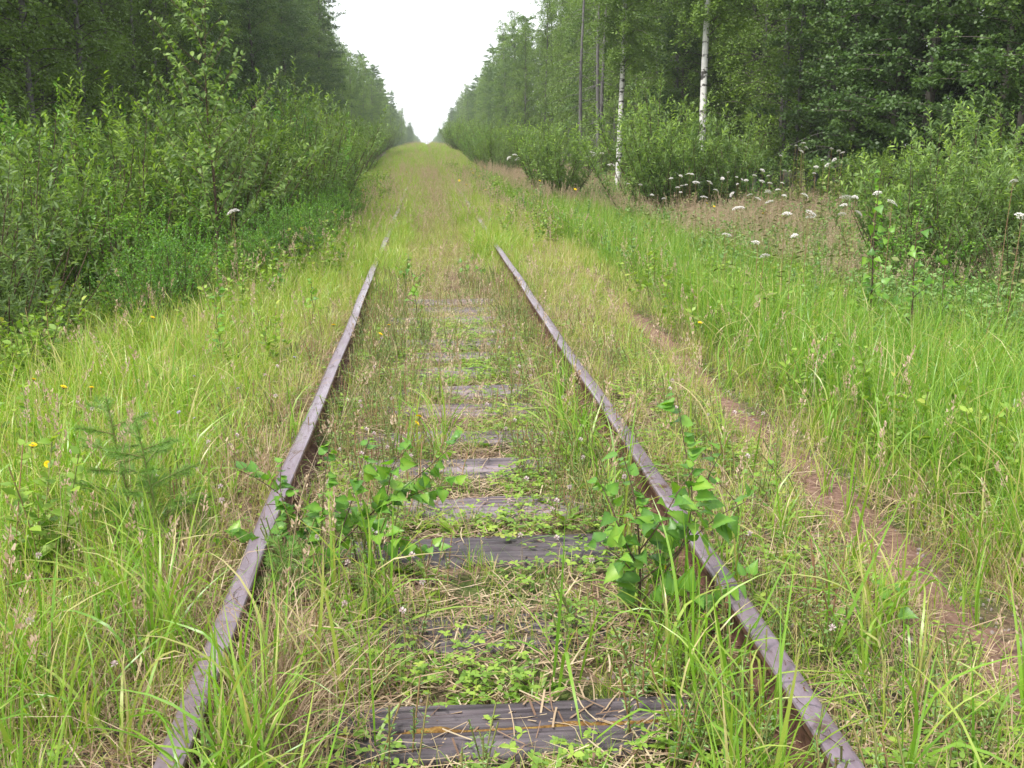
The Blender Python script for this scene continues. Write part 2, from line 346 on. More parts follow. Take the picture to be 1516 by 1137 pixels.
# ------------------------------------------------------------------ rails
def prof():
    h = [(.066, 0), (.066, .010), (.03, .019), (.012, .030), (.0085, .045), (.0085, .1), (.013, .113), (.033, .121), (.0355, .127), (.0365, .145), (.033, .1515), (.024, .1545), (.0, .1555)]
    return np.array(h+[(-x, z) for x, z in h[-2::-1]])
PR = prof()
def rail_piece(x0, y0, y1, name, par, seed):
    n = max(2, int((y1-y0)/.35)); Y = np.linspace(y0, y1, n)
    a = Acc(); m = len(PR)
    wob = .006*np.sin(Y*.9+seed)+.003*np.sin(Y*2.3+seed*2)
    V = np.zeros((n, m, 3)); V[:, :, 0] = x0+wob[:, None]+PR[None, :, 0]; V[:, :, 1] = Y[:, None]; V[:, :, 2] = .0155+PR[None, :, 1]
    j = np.arange(m); k = (j+1) % m; i = np.arange(n-1)[:, None]*m
    top = np.array([jj in range(9, 15) for jj in j])
    F = np.stack([i+j, i+m+j, i+m+k, i+k], -1)
    a.add(V.reshape(-1, 3), F[:, ~top].reshape(-1, 4), .5, 0); 
    a.F.append((F[:, top].reshape(-1, 4), 1))
    a.F.append((j[None], 0)); a.F.append((((n-1)*m+j)[None, ::-1], 0))
    me = a.mesh(name, [RUSTSIDE, RUSTTOP], smooth=False)
    return add_obj(name, me, par)
def box(acc, c, s, m=0, bev=.0, rz=0.0):
    x, y, z = np.array(s)/2; b = bev
    V = []
    for zz, ins in ((-z, 0), (z-b, 0), (z, b)):
        V += [(-x+ins, -y+ins, zz), (x-ins, -y+ins, zz), (x-ins, y-ins, zz), (-x+ins, y-ins, zz)]
    V = np.array(V); cr, sr = math.cos(rz), math.sin(rz)
    V = np.stack([V[:, 0]*cr-V[:, 1]*sr, V[:, 0]*sr+V[:, 1]*cr, V[:, 2]], -1)+np.array(c)
    F = [[0, 3, 2, 1], [8, 9, 10, 11]]
    for q in (0, 4):
        for i in range(4): F.append([q+i, q+(i+1) % 4, q+4+(i+1) % 4, q+4+i])
    acc.add(V, np.array(F), .5, m)
ba = Acc(); box(ba, (0, 0, .0), (.2, .36, .014), 0, .003); plate_me = ba.mesh('tie_plate', RUSTSIDE, False)
sa = Acc(); box(sa, (0, 0, .006), (.03, .03, .02), 0, .006); box(sa, (.012, 0, .012), (.03, .022, .012), 0, .004); spike_me = sa.mesh('spike', RUSTSIDE, False)
fa = Acc()
fp = np.array([(.0, .032), (.02, .026), (.024, .03), (.018, .05), (.018, .095), (.026, .112), (.012, .108), (.004, .09)])
V = np.concatenate([np.stack([fp[:, 0]+.01, np.full(8, yy), fp[:, 1]], -1) for yy in (-.4, .4)])
j = np.arange(8); fa.add(V, [np.stack([j, j+8, (j+1) % 8+8, (j+1) % 8], -1), j[None], (j+8)[None, ::-1]]); fish_me = fa.mesh('fishplate', RUSTSIDE, False)
fa = Acc()
ang = np.arange(6)*PI/3
V = np.concatenate([np.stack([np.full(6, xx), r*np.cos(ang), r*np.sin(ang)], -1) for xx, r in ((0, .024), (.018, .024), (.0181, .012), (.04, .012))])
j = np.arange(6); Fq = np.concatenate([np.stack([q+j, q+(j+1) % 6, q+6+(j+1) % 6, q+6+j], -1) for q in (0, 6, 12)])
fa.add(V, [Fq, (18+j)[None]]); bolt_me = fa.mesh('bolt', RUSTSIDE, False)
for x0, lab, sd_ in ((-.80, 'left rusty rail with a joint gap beside the birch sapling', 1), (.80, 'right rusty rail running under the larger birch sapling', 4)):
    r = empty('rail', (0, 0, 0)); tag(r, lab, 'rail', 'rails of the overgrown track')
    if x0 < 0:
        rail_piece(x0, .4, 3.917, 'rail_section', r, sd_); rail_piece(x0, 3.925, 60, 'rail_section', r, sd_)
        for sgn in (-1, 1):
            f = add_obj('fishplate', fish_me, r); f.location = (x0+.004*sgn, 3.92, .0155); f.rotation_euler = (0, 0, 0 if sgn > 0 else PI)
            for yy in (-.3, -.1, .1, .3):
                b = add_obj('bolt', bolt_me, r); b.location = (x0+sgn*.026, 3.92+yy, .088); b.rotation_euler = (0, 0, 0 if sgn > 0 else PI)
    else:
        rail_piece(x0, .4, 60, 'rail_section', r, sd_)
    for k, y in enumerate(SY):
        p = add_obj('tie_plate', plate_me, r); p.location = (x0, y, .0072)
        for sgn in (-1, 1):
            s = add_obj('spike', spike_me, r); s.location = (x0-sgn*.082, y+.05*sgn, .024); s.rotation_euler = (0, 0, 0 if sgn > 0 else PI)

# ------------------------------------------------------------------ scattering with geometry nodes
def proto_coll(name, meshes):
    c = bpy.data.collections.new(name)
    for i, me in enumerate(meshes):
        o = bpy.data.objects.new('%s_%02d' % (name, i), me); c.objects.link(o)
    return c, len(meshes)
def scatter(name, cn, P, scl, tilt=.12, rot=None):
    coll, n = cn; N = len(P)
    me = bpy.data.meshes.new(name); me.vertices.add(N); me.vertices.foreach_set('co', np.asarray(P, np.float32).ravel())
    if rot is None: rot = np.stack([rng.normal(0, tilt, N), rng.normal(0, tilt, N), rng.random(N)*2*PI], -1)
    me.attributes.new('rot', 'FLOAT_VECTOR', 'POINT').data.foreach_set('vector', rot.astype(np.float32).ravel())
    me.attributes.new('scl', 'FLOAT', 'POINT').data.foreach_set('value', np.asarray(scl, np.float32))
    me.attributes.new('idx', 'INT', 'POINT').data.foreach_set('value', rng.integers(0, n, N).astype(np.int32))
    o = add_obj(name, me)
    ng = bpy.data.node_groups.new('scatter', 'GeometryNodeTree')
    ng.interface.new_socket('Geometry', in_out='INPUT', socket_type='NodeSocketGeometry')
    ng.interface.new_socket('Geometry', in_out='OUTPUT', socket_type='NodeSocketGeometry')
    gi = ng.nodes.new('NodeGroupInput'); go = ng.nodes.new('NodeGroupOutput')
    iop = ng.nodes.new('GeometryNodeInstanceOnPoints'); ci = ng.nodes.new('GeometryNodeCollectionInfo')
    ci.inputs['Collection'].default_value = coll; ci.inputs['Separate Children'].default_value = True; ci.inputs['Reset Children'].default_value = True
    def na(nm, dt):
        q = ng.nodes.new('GeometryNodeInputNamedAttribute'); q.data_type = dt; q.inputs['Name'].default_value = nm
        return [s for s in q.outputs if s.enabled and s.name == 'Attribute'][0]
    L = ng.links.new
    L(gi.outputs[0], iop.inputs['Points']); L(ci.outputs[0], iop.inputs['Instance']); iop.inputs['Pick Instance'].default_value = True
    L(na('idx', 'INT'), iop.inputs['Instance Index']); L(na('rot', 'FLOAT_VECTOR'), iop.inputs['Rotation']); L(na('scl', 'FLOAT'), iop.inputs['Scale'])
    L(iop.outputs[0], go.inputs[0])
    mod = o.modifiers.new('scatter', 'NODES'); mod.node_group = ng
    return o
def infrus(x, y, m=2.2):
    """keeps what the camera, or one a step or two beside it, could see"""
    return (x > -.165-.46*y-m) & (x < -.165+.62*y+m)
def sample(x0, x1, y0, y1, dens, prob=None):
    N = int((x1-x0)*(y1-y0)*dens); x = x0+rng.random(N)*(x1-x0); y = y0+rng.random(N)*(y1-y0)
    k = infrus(x, y)
    if prob is not None: k &= rng.random(N) < prob(x, y)
    return x[k], y[k]
def pts(x, y, dz=-.01): return np.stack([x, y, tz(x, y)+dz], -1)

def blades(acc, n, R, L0, L1, w0, w1, lean, bend, seg=5, v0=.2, v1=.8, dry=.1, seed=0, m=0):
    r = np.random.default_rng(seed)
    az = r.random(n)*2*PI; rr = R*np.sqrt(r.random(n)); a2 = r.random(n)*2*PI
    B = np.stack([rr*np.cos(a2), rr*np.sin(a2), np.zeros(n)], -1)
    Ln = L0+(L1-L0)*r.random(n); W = w0+(w1-w0)*r.random(n)
    th0 = np.abs(r.normal(0, lean, n)); bd = bend*r.random(n)**1.3
    s = np.linspace(0, 1, seg+1)
    th = np.minimum(th0[:, None]+bd[:, None]*s[None]**1.6, 2.6)
    kk = (r.random(n) < .18)*(r.random(n)*1.5+.4); sk = .35+.45*r.random(n); th = np.minimum(th+kk[:, None]*(s[None] > sk[:, None]), 2.8)
    ds = 1/seg
    hx = np.concatenate([np.zeros((n, 1)), np.cumsum(np.sin((th[:, 1:]+th[:, :-1])/2)*ds, 1)], 1)*Ln[:, None]
    hz = np.concatenate([np.zeros((n, 1)), np.cumsum(np.cos((th[:, 1:]+th[:, :-1])/2)*ds, 1)], 1)*Ln[:, None]
    az2 = az[:, None]+(r.normal(0, .35, n))[:, None]*s[None]
    C = B[:, None]+np.stack([hx*np.cos(az2), hx*np.sin(az2), hz], -1)
    wd = W[:, None]*(np.minimum(1, .55+1.6*s))[None]*np.clip(1-s[None]**2.4, .04, 1)
    tw = r.normal(0, .5, n)[:, None]+r.normal(0, .9, n)[:, None]*s[None]
    S = np.stack([-np.sin(az2)*np.cos(tw), np.cos(az2)*np.cos(tw), np.sin(tw)], -1)*wd[..., None]/2
    V = np.stack([C-S, C+S], 2).reshape(n, -1, 3)
    k = np.arange(seg)*2; F = np.stack([k, k+1, k+3, k+2], -1)
    F = (np.arange(n)*(2*(seg+1)))[:, None, None]+F[None]
    var = v0+(v1-v0)*r.random(n); isdry = r.random(n) < dry; var = np.where(isdry, .9+.1*r.random(n), var)
    vv = np.repeat(var[:, None], 2*(seg+1), 1)+np.repeat(s, 2)[None]**3*.12
    acc.add(V.reshape(-1, 3), F.reshape(-1, 4), vv.ravel(), m)

def many(fn, k, name): return proto_coll(name, [fn(i).mesh(name, MATS) for i in range(k)])
MATS = [GRASS_VERGE, GRASS_LUSH, STRAW, PINK, HERB, STEM, BLUEHERB]
def c_verge(i):
    a = Acc(); blades(a, 14, .07, .2, .5, .004, .009, .28, 1.5, 5, .2, .8, .14, 100+i, 0); return a
def c_verge_thin(i):
    a = Acc(); blades(a, 12, .06, .16, .36, .0026, .006, .35, 1.5, 4, .3, .85, .3, 150+i, 0); return a
def c_short(i):
    a = Acc(); blades(a, 14, .05, .05, .17, .002, .004, .5, 1.5, 3, .1, .8, .25, 200+i, 0); return a
def c_tall(i):
    a = Acc(); blades(a, 12, .09, .45, .95, .005, .012, .16, 1.35, 6, .1, .85, .1, 300+i, 1); return a
def c_tuft(i):
    a = Acc(); blades(a, 9, .04, .25, .55, .006, .0125, .35, 2.0, 8, .3, .9, .08, 400+i, 1); return a
def c_dry(i):
    a = Acc(); blades(a, 16, .06, .15, .38, .0018, .0042, .9, 1.8, 4, .2, .9, 0, 500+i, 2); return a
def c_litter(i):
    a = Acc(); r = np.random.default_rng(i+900); n = 34
    for q in range(n):
        p = r.normal(0, .07, 2); d = r.random()*2*PI; L = .05+.13*r.random(); c = r.normal(0, 2.5)
        s = np.linspace(0, L, 4); A = d+c*s; x = p[0]+np.cumsum(np.cos(A))*L/4; y = p[1]+np.cumsum(np.sin(A))*L/4
        z = .008+.022*r.random()+r.normal(0, .012)*s/L
        w = .001+.0015*r.random(); S = np.stack([-np.sin(A), np.cos(A), A*0], -1)*w
        C = np.stack([x, y, z], -1); V = np.stack([C-S, C+S], 1).reshape(-1, 3)
        a.add(V, np.array([[0, 1, 3, 2], [2, 3, 5, 4], [4, 5, 7, 6]]), r.random(), 2)
    return a
def panicle(a, top, d, L, r, m, n=26, w=.0035, spread=.035):
    t = r.random(n)**.8; P = top+d*(t-1)[:, None]*L
    az = r.random(n)*2*PI; q = spread*(1.15-t)*(.4+.6*r.random(n))
    P = P+np.stack([np.cos(az)*q, np.sin(az)*q, .3*q], -1)
    D = np.stack([np.cos(az)*.5, np.sin(az)*.5, np.ones(n)], -1)
    place(a, (np.array([[-.18, 0, 0], [.18, 0, 0], [.1, .7, 0], [-.1, .7, 0]]), [np.array([[0, 1, 2, 3]])]), P, D, r.normal(size=(n, 3)), .014+.012*r.random(n), .3+.7*r.random(n), m)
def c_seed(i):
    a = Acc(); r = np.random.default_rng(600+i)
    for q in range(3):
        az = r.random()*2*PI; L = .4+.35*r.random(); ln = .1+.25*r.random(); s = np.linspace(0, 1, 5)
        P = np.stack([np.cos(az)*ln*L*s**1.8, np.sin(az)*ln*L*s**1.8, L*s], -1)+np.append(r.normal(0, .03, 2), 0)
        tube(a, P, .0012, 3, .8, 2 if q else 5, False); panicle(a, P[-1], nrm(P[-1]-P[-2]), .12, r, 3, 20, spread=.02)
    blades(a, 5, .04, .2, .4, .002, .005, .3, 1.2, 4, .3, .8, .3, 650+i, 0); return a
def c_pink(i):
    a = Acc(); r = np.random.default_rng(700+i)
    for q in range(8):
        az = r.random()*2*PI; L = .75+.4*r.random(); ln = .05+.2*r.random(); s = np.linspace(0, 1, 4)
        P = np.stack([np.cos(az)*ln*L*s**1.8, np.sin(az)*ln*L*s**1.8, L*s], -1)+np.append(r.normal(0, .08, 2), 0)
        tube(a, P, .0018, 3, .6, 3, False); panicle(a, P[-1], nrm(P[-1]-P[-2]), .26, r, 3, 34, spread=.045)
    blades(a, 12, .1, .3, .75, .004, .008, .2, 1.0, 4, .3, .8, .2, 750+i, 0); return a
def c_rosette(i):
    a = Acc(); r = np.random.default_rng(800+i); n = 9; az = np.arange(n)*2.4+r.random(n)
    el = .25+.5*r.random(n); D = np.stack([np.cos(az)*np.cos(el), np.sin(az)*np.cos(el), np.sin(el)], -1)
    tpl = (np.array([[0, 0, 0], [.09, .3, .02], [.15, .65, .0], [.0, 1, -.1], [-.15, .65, .0], [-.09, .3, .02], [0, .4, -.02], [0, .7, -.03]]),
           [np.array([[0, 1, 6], [0, 6, 5], [2, 3, 7], [7, 3, 4]]), np.array([[1, 2, 7, 6], [6, 7, 4, 5]])])
    place(a, tpl, np.zeros((n, 3)), D, np.tile([0, 0, 1.0], (n, 1)), .07+.07*r.random(n), .3+.6*r.random(n), 4); return a
def c_clover(i):
    a = Acc(); r = np.random.default_rng(850+i); n = 26
    C = np.stack([r.normal(0, .05, n), r.normal(0, .05, n), .015+.07*r.random(n)], -1)
    C = np.repeat(C, 3, 0); az = np.tile(np.arange(3)*2.09, n)+np.repeat(r.random(n)*6, 3)
    D = np.stack([np.cos(az), np.sin(az), -.1+.5*r.random(3*n)], -1)
    place(a, OVAL, C, D, np.tile([0, 0, 1.0], (3*n, 1))+r.normal(0, .3, (3*n, 3)), .012+.014*r.random(3*n), np.repeat(.2+.7*r.random(n), 3), 4); return a
def leafy(i, H, nst, ll, m, tpl=WILLOW, seed=900, R=.08, dens=38):
    a = Acc(); r = np.random.default_rng(seed+i)
    for q in range(nst):
        az = r.random()*2*PI; L = H*(.6+.4*r.random()); ln = .05+.3*r.random(); s = np.linspace(0, 1, 5)
        P = np.stack([np.cos(az)*ln*L*s**1.4, np.sin(az)*ln*L*s**1.4, L*s], -1)+np.append(r.normal(0, R, 2), 0)
        tube(a, P, .0022, 3, r.random(), 5, False)
        n = int(dens*L/.5); t = .15+.85*r.random(n); A = np.arange(n)*2.4
        PP = np.stack([np.interp(t, s, P[:, k]) for k in range(3)], -1)
        D = np.stack([np.cos(A), np.sin(A), .1+.9*r.random(n)], -1)
        place(a, tpl, PP, D, np.tile([0, 0, 1.0], (n, 1))+r.normal(0, .4, (n, 3)), ll*(.6+.6*r.random(n))*(1.15-.5*t), .15+.6*r.random(n)+.2*t, m)
    return a
def c_stone(i):
    import bmesh
    bm = bmesh.new(); bmesh.ops.create_icosphere(bm, subdivisions=2, radius=1)
    r = np.random.default_rng(i+40); fr = r.normal(size=(5, 3))*1.6; s = np.array([1, .75+.2*r.random(), .5+.2*r.random()])
    for v in bm.verts:
        c = np.array(v.co); k = 1+.14*sum(np.sin(c@f+i) for f in fr)/2; v.co = Vector(c*k*s)
    me = bpy.data.meshes.new('stone'); bm.to_mesh(me); bm.free(); me.materials.append(STONE); return me
K_VERGE = many(c_verge, 10, 'verge_clump'); K_VTHIN = many(c_verge_thin, 8, 'thin_clump'); K_SHORT = many(c_short, 8, 'short_clump')
K_TALL = many(c_tall, 10, 'tall_clump'); K_TUFT = many(c_tuft, 8, 'tuft'); K_DRY = many(c_dry, 8, 'dry_clump'); K_LIT = many(c_litter, 8, 'litter_patch')
K_SEED = many(c_seed, 8, 'seed_clump'); K_PINK = many(c_pink, 8, 'panicle_clump'); K_ROS = many(c_rosette, 6, 'rosette'); K_CLO = many(c_clover, 6, 'clover_patch')
K_LEAFY = many(lambda i: leafy(i, .45, 5, .055, 4, OVAL), 6, 'leafy_clump'); K_LEAFYB = many(lambda i: leafy(i, .6, 5, .055, 6, OVAL, 950), 6, 'grey_leafy_clump')
K_FINE = many(lambda i: leafy(i, .22, 6, .018, 6, WILLOW, 990, .05, 60), 6, 'fine_herb_clump')
K_STONE = proto_coll('stones', [c_stone(i) for i in range(5)])

def cat3(*a): return [np.concatenate(z) for z in zip(*a)]
# --- grass left of the track
sc = lambda n, lo=.75, hi=1.25: lo+(hi-lo)*rng.random(n)
SYA = np.array(SY)
def bare(x, y):
    """how open the timber tops are: only the trodden middle of each sleeper is free of plants"""
    d = np.abs(y[:, None]-SYA[None]); k = d.argmin(1); on = d.min(1) < .135
    x0 = np.where(k == 0, -.5, np.where(k == 2, -.5, -.17)); x1 = np.where(k == 0, .58, np.where(k == 2, .56, .28))
    op = np.array([1, 0, 1, 1, .95, .4, .8, .6, .35, .2, 0, 0, 0, 0, 0])[k]
    x0 = np.where(k > 4, x0+.05*np.sin(k*2.3), x0); x1 = np.where(k > 4, x1-.1*np.cos(k*3.1)**2, x1)
    return on & (x > x0) & (x < x1) & (rng.random(len(x)) < op)
BED = {'wiry_grass': .97, 'short_turf': .95, 'dry_grass': .9, 'straw_litter': .6, 'fine_herbs': .97, 'clover_patches': .95, 'dandelion_rosettes': 1.0, 'brown_seed_heads': .9}
def pathveg(x, y):
    on = np.abs(x-np.interp(y, [0, 3, 4, 5.7, 9.4, 11.6, 30], [1.66, 1.68, 1.72, 1.76, 1.85, 1.95, 2.1])) < .16
    open_ = ((y > 2.5) & (y < 3.15)) | ((y > 3.55) & (y < 4.7)) | ((y > 5.6) & (y < 6.1)) | ((y > 8.2) & (y < 10.2))
    return np.where(on, np.where(open_, .03, .32), .85)
def g(name, K, regs, lo, hi, label=None, tilt=.12, hf=None, dz=-.01):
    x, y = cat3(*regs)
    if name in BED:
        k = ~(bare(x, y) & (rng.random(len(x)) < BED[name])); x, y = x[k], y[k]
    s = sc(len(x), lo, hi)
    if hf is not None: s = s*hf(x, y)
    o = scatter(name, K, pts(x, y, dz), s, tilt); tag(o, label, name.split('_')[-1] if False else None, None, 'stuff'); return o
edgeL = lambda x, y: np.clip((x+4.6)/1.0, .15, 1)
g('verge_grass', K_VERGE, [sample(-4.6, -1.0, .9, 7, 120, lambda x, y: np.clip((-x-.95)/.6, .15, 1)*edgeL(x, y)),
                           sample(-5.2, -.95, 7, 20, 95, lambda x, y: np.clip((-x-.9)/.5, .3, 1)*np.clip((x+4.4), .1, 1)),
                           sample(-3.6, -.9, 11, 60, 60), sample(1.9, 4.2, 10, 40, 45)], .7, 1.2, 'bright yellow-green grass on the verge left of the rails',
  hf=lambda x, y: np.interp(-x, [.9, 1.5, 2.5], [.55, .85, 1.05]))
g('wiry_grass', K_VTHIN, [sample(-3.2, -.88, .9, 12, 90), sample(.9, 2.6, .9, 14, 75, pathveg),
                          sample(-.7, .7, .9, 8, 45, lambda x, y: np.clip(np.abs(x-.05)*2.6-.15, .08, 1)), sample(-.75, .75, 8, 10, 80), sample(-.98, .98, 9.5, 22, 150, lambda x, y: np.clip((y-10-(x > 0)*2.5)/2.5, 0, 1)), sample(-3, -.9, 12, 30, 40), sample(.9, 3, 14, 30, 60)], .55, 1.15,
  'thin wiry yellowing grass growing along both rails', hf=lambda x, y: np.interp(np.abs(x), [.3, .85, 1.4], [.6, .75, 1]))
g('short_turf', K_SHORT, [sample(-.72, .72, .9, 9, 170, lambda x, y: .35+.5*(snoise(x, y, 2.2, 9) > 0)), sample(.85, 2.4, .9, 12, 120, pathveg),
                          sample(-1.6, -.87, .9, 12, 90), sample(-.75, .75, 9, 30, 60)], .6, 1.3, 'short mossy turf between and beside the rails')
g('dry_grass', K_DRY, [sample(-.72, -.2, .9, 6, 45), sample(-1.9, -.87, .9, 9, 70), sample(.88, 1.5, .9, 12, 40), sample(-.7, .7, 5, 16, 26), sample(-.4, .45, 14, 90, 8), sample(1.95, 2.5, .9, 12, 50),
                       sample(-4, -1.6, .9, 14, 28), sample(2.2, 5, 1, 12, 12), sample(-.75, 1.6, 16, 60, 14)], .6, 1.1, 'dead straw-coloured grass drooping between the green blades')
g('straw_litter', K_LIT, [sample(-1.5, 1.5, .9, 7, 50), sample(-1.5, 1.6, 7, 16, 26), sample(1.5, 2.3, .9, 7, 6)], .8, 1.4, 'flat litter of dry straw and old stems on the track bed', tilt=.05, dz=.004)
# tall lush meadow right of the path
edgeR = lambda x, y: np.clip((x-2.05-.12*np.sin(y*1.3))/.45, 0, 1)
g('tall_grass', K_TALL, [sample(4, 11, 11, 27, 26), sample(3, 7, 24, 60, 12), sample(2.0, 6.0, .9, 10, 120, edgeR), sample(2.2, 6.5, 10, 24, 60, lambda x, y: np.clip((5.8-x+.6*np.sin(y))/1.5, 0, 1)*edgeR(x, y)), sample(2.0, 5, 24, 60, 30)], .65, 1.1,
  'tall lush green grass to the right of the footpath', hf=lambda x, y: np.interp(x, [2, 2.35, 3.2], [.62, .95, 1.1])*np.interp(y, [0, 10, 60], [1, .9, .6]))
g('meadow_panicle_grass', K_PINK, [sample(3.6, 10, 11, 26, 15, lambda x, y: np.clip((snoise(x, y, .5, 11)+.9)*.9, 0, 1)*np.clip((x-3.6-.06*(26-y)), 0, 1)), sample(2.6, 8, 26, 60, 3)], .65, .95,
  'reddish brown meadow grass with dry panicles before the right-hand bushes')
g('meadow_undergrowth', K_LEAFYB, [sample(3.6, 10, 6, 26, 16, lambda x, y: np.clip((x-4-.1*np.sin(y*2)), 0, 1)), sample(1.9, 3.4, 12, 40, .8), sample(3.4, 5.2, 9, 20, 4), sample(5, 10, 26, 50, 6), sample(4.4, 9, 4.5, 12, 30)], .8, 1.5,
  'grey-green leafy herbs mixed into the right-hand meadow')
g('verge_herbs', K_LEAFY, [sample(-3.5, -1.0, 1.5, 11, 1.1), sample(2, 4.5, 2, 12, 3), sample(-5, -3, 5, 14, 9), sample(-3.4, -1.1, 11, 40, 8, lambda x, y: np.clip((-x-1.1)/1, .1, 1)), sample(-7, -3.2, 4, 20, 10), sample(.9, 3, 16, 60, 1.5), sample(4.5, 9, 5, 20, 10)], .8, 1.6,
  'broad-leaved green herbs at the foot of the bushes')
g('fine_herbs', K_FINE, [sample(-.75, .75, 1.2, 12, 48, lambda x, y: np.clip(np.abs(x-.05)*2.4-.2, .04, 1)), sample(.85, 1.5, 1.2, 9, 16), sample(-2, -.9, 1.2, 9, 8), sample(1.9, 2.4, 1.2, 12, 14)], .7, 1.5, 'feathery small herbs growing beside the rails')
g('clover_patches', K_CLO, [sample(-.7, .7, .9, 9, 48, lambda x, y: (snoise(x, y, 3.1, 14) > -.3)*.9), sample(.88, 1.55, .9, 9, 22), sample(-2, -.9, .9, 8, 14)], .7, 1.3, 'small-leaved clover and trefoil mat between the sleepers', tilt=.05, dz=.0)
g('dandelion_rosettes', K_ROS, [sample(-.6, .7, 2.0, 9, 26, lambda x, y: (snoise(x, y, 2.7, 15) > -.2)*1.0), sample(.9, 1.6, 1.5, 8, 8)], .5, 1.05, 'low dandelion rosettes between the sleepers', tilt=.08, dz=.0)
g('brown_seed_heads', K_SEED, [sample(-2.5, 3, 16, 90, 1.5), sample(-.72, .72, 2.4, 12, 4), sample(-3.5, -1, 1.5, 16, 6), sample(.9, 1.6, 2, 14, 4), sample(2, 4.5, 3, 20, 4), sample(-2, 2, 16, 50, 6)], .6, 1.0, 'thin grass stalks with brown seed heads scattered along the track')
# far overgrown corridor
g('corridor_grass', K_VERGE, [sample(-1.02, -.5, 8.2, 18, 190, lambda x, y: np.clip((y-7.9)/3.2+.45*snoise(x*0, y, 2.7, 31), 0, 1)), sample(.5, 1.02, 10.2, 22, 190, lambda x, y: np.clip((y-10.2)/4.2+.45*snoise(x*0, y, 2.3, 33), 0, 1)), sample(-1.0, 1.4, 11.5, 40, 85, lambda x, y: np.clip((y-11-2.5*(x > .3))/3, 0, 1)), sample(-3, 3.4, 36, 75, 60), sample(-4.2, 4.2, 75, 125, 45), sample(-5, 5, 125, 300, 14)], .8, 1.15, 'paler grass closing over the rails in the distance',
  hf=lambda x, y: np.where(np.abs(x) > .5, np.interp(y, [9, 13, 22, 110, 300], [.5, .8, .9, 1.1, 1.6]), np.interp(y, [14, 22, 110, 300], [.5, .8, 1.1, 1.6])*np.where(np.abs(x) < .4, .55, 1))*(.85+.4*snoise(x, y, 1.3, 41)))
g('corridor_seed_grass', K_PINK, [sample(-1.6, 3.2, 22, 60, .8), sample(-3.5, 4, 60, 160, .5)], .5, .7, 'dry brown seed grass in the far corridor')
# big arching tufts close to the camera, each spot chosen on the bed
tp = []
for (cx, cyy, sx, sy, n) in ((-.64, 2.35, .08, .3, 22), (-.45, 3.05, .12, .25, 8), (.6, 2.35, .1, .25, 20), (.62, 2.9, .07, .3, 9), (.58, 4.6, .1, .5, 12), (.6, 5.6, .1, .6, 9), (-1.15, 2.6, .2, .7, 24), (-1.7, 3.1, .5, 1.1, 110), (-2.0, 5.0, .6, 1.0, 60), (-1.15, 3.6, .2, .8, 26), (1.25, 3.4, .2, 1.2, 26), (2.15, 4.5, .15, 1.4, 50),
                             (1.15, 2.5, .15, .6, 7), (2.1, 3.2, .12, .9, 14), (-.62, 1.9, .1, .25, 10), (.1, 3.0, .25, .15, 4), (-.35, 5.0, .15, .4, 5), (-1.5, 1.8, .3, .3, 14), (.95, 1.7, .12, .3, 3)):
    q = np.stack([rng.normal(cx, sx, n), rng.normal(cyy, sy, n)], -1); tp.append(q)
tp = np.concatenate(tp); k = (np.abs(np.abs(tp[:, 0])-.8) > .07) & (tp[:, 1] > 1.2); tp = tp[k]
tag(scatter('grass_tufts', K_TUFT, pts(tp[:, 0], tp[:, 1]), sc(len(tp), .7, 1.15), .12), 'long arching bright green tufts along the inside of the rails', None, None, 'stuff')
th = np.concatenate([np.stack([rng.normal(-.62, .08, 130), rng.normal(2.5, .25, 130)], -1), np.stack([rng.normal(-1.02, .12, 110), rng.normal(3.4, .9, 110)], -1), np.stack([rng.normal(2.12, .08, 60), rng.normal(3.6, .8, 60)], -1)])
tag(scatter('dead_thatch', K_DRY, pts(th[:, 0], th[:, 1]), sc(len(th), .8, 1.3), .2), 'matted pinkish brown dead grass thatch beside the near rails', None, None, 'stuff')
# gravel
x, y = cat3(sample(-1.5, 1.5, 1, 7, 230), sample(1.45, 2.1, 1, 9, 330))
tag(scatter('gravel', K_STONE, pts(x, y, .002), .003+.011*rng.random(len(x))**2.5, 3), 'small stones in the track bed and on the path', None, None, 'stuff')
# bark crumbs and needles lying on the rail heads
a = Acc(); r = np.random.default_rng(5)
for q in range(130):
    side = -1 if r.random() < .45 else 1; yy = 1.6+9*r.random()**1.3; d = r.random()*2*PI; L = .015+.13*r.random()**2; n = 4; A = d+r.normal(0, 12)*np.linspace(0, L, n)
    x = side*.8+r.normal(0, .02)+np.cumsum(np.cos(A))*L/n; yv = yy+np.cumsum(np.sin(A))*L/n
    k = np.abs(x-side*.8) < .032
    if k.sum() < 3: continue
    P = np.stack([x, yv, np.full(n, .1738)+.002*r.random(n)], -1)[k]; tube(a, P, .0011, 3, r.random(), 0, False)
tag(add_obj('fallen_twigs', a.mesh('fallen_twigs', TWIG)), 'dark needles and twig bits lying on the rail heads', None, None, 'stuff')

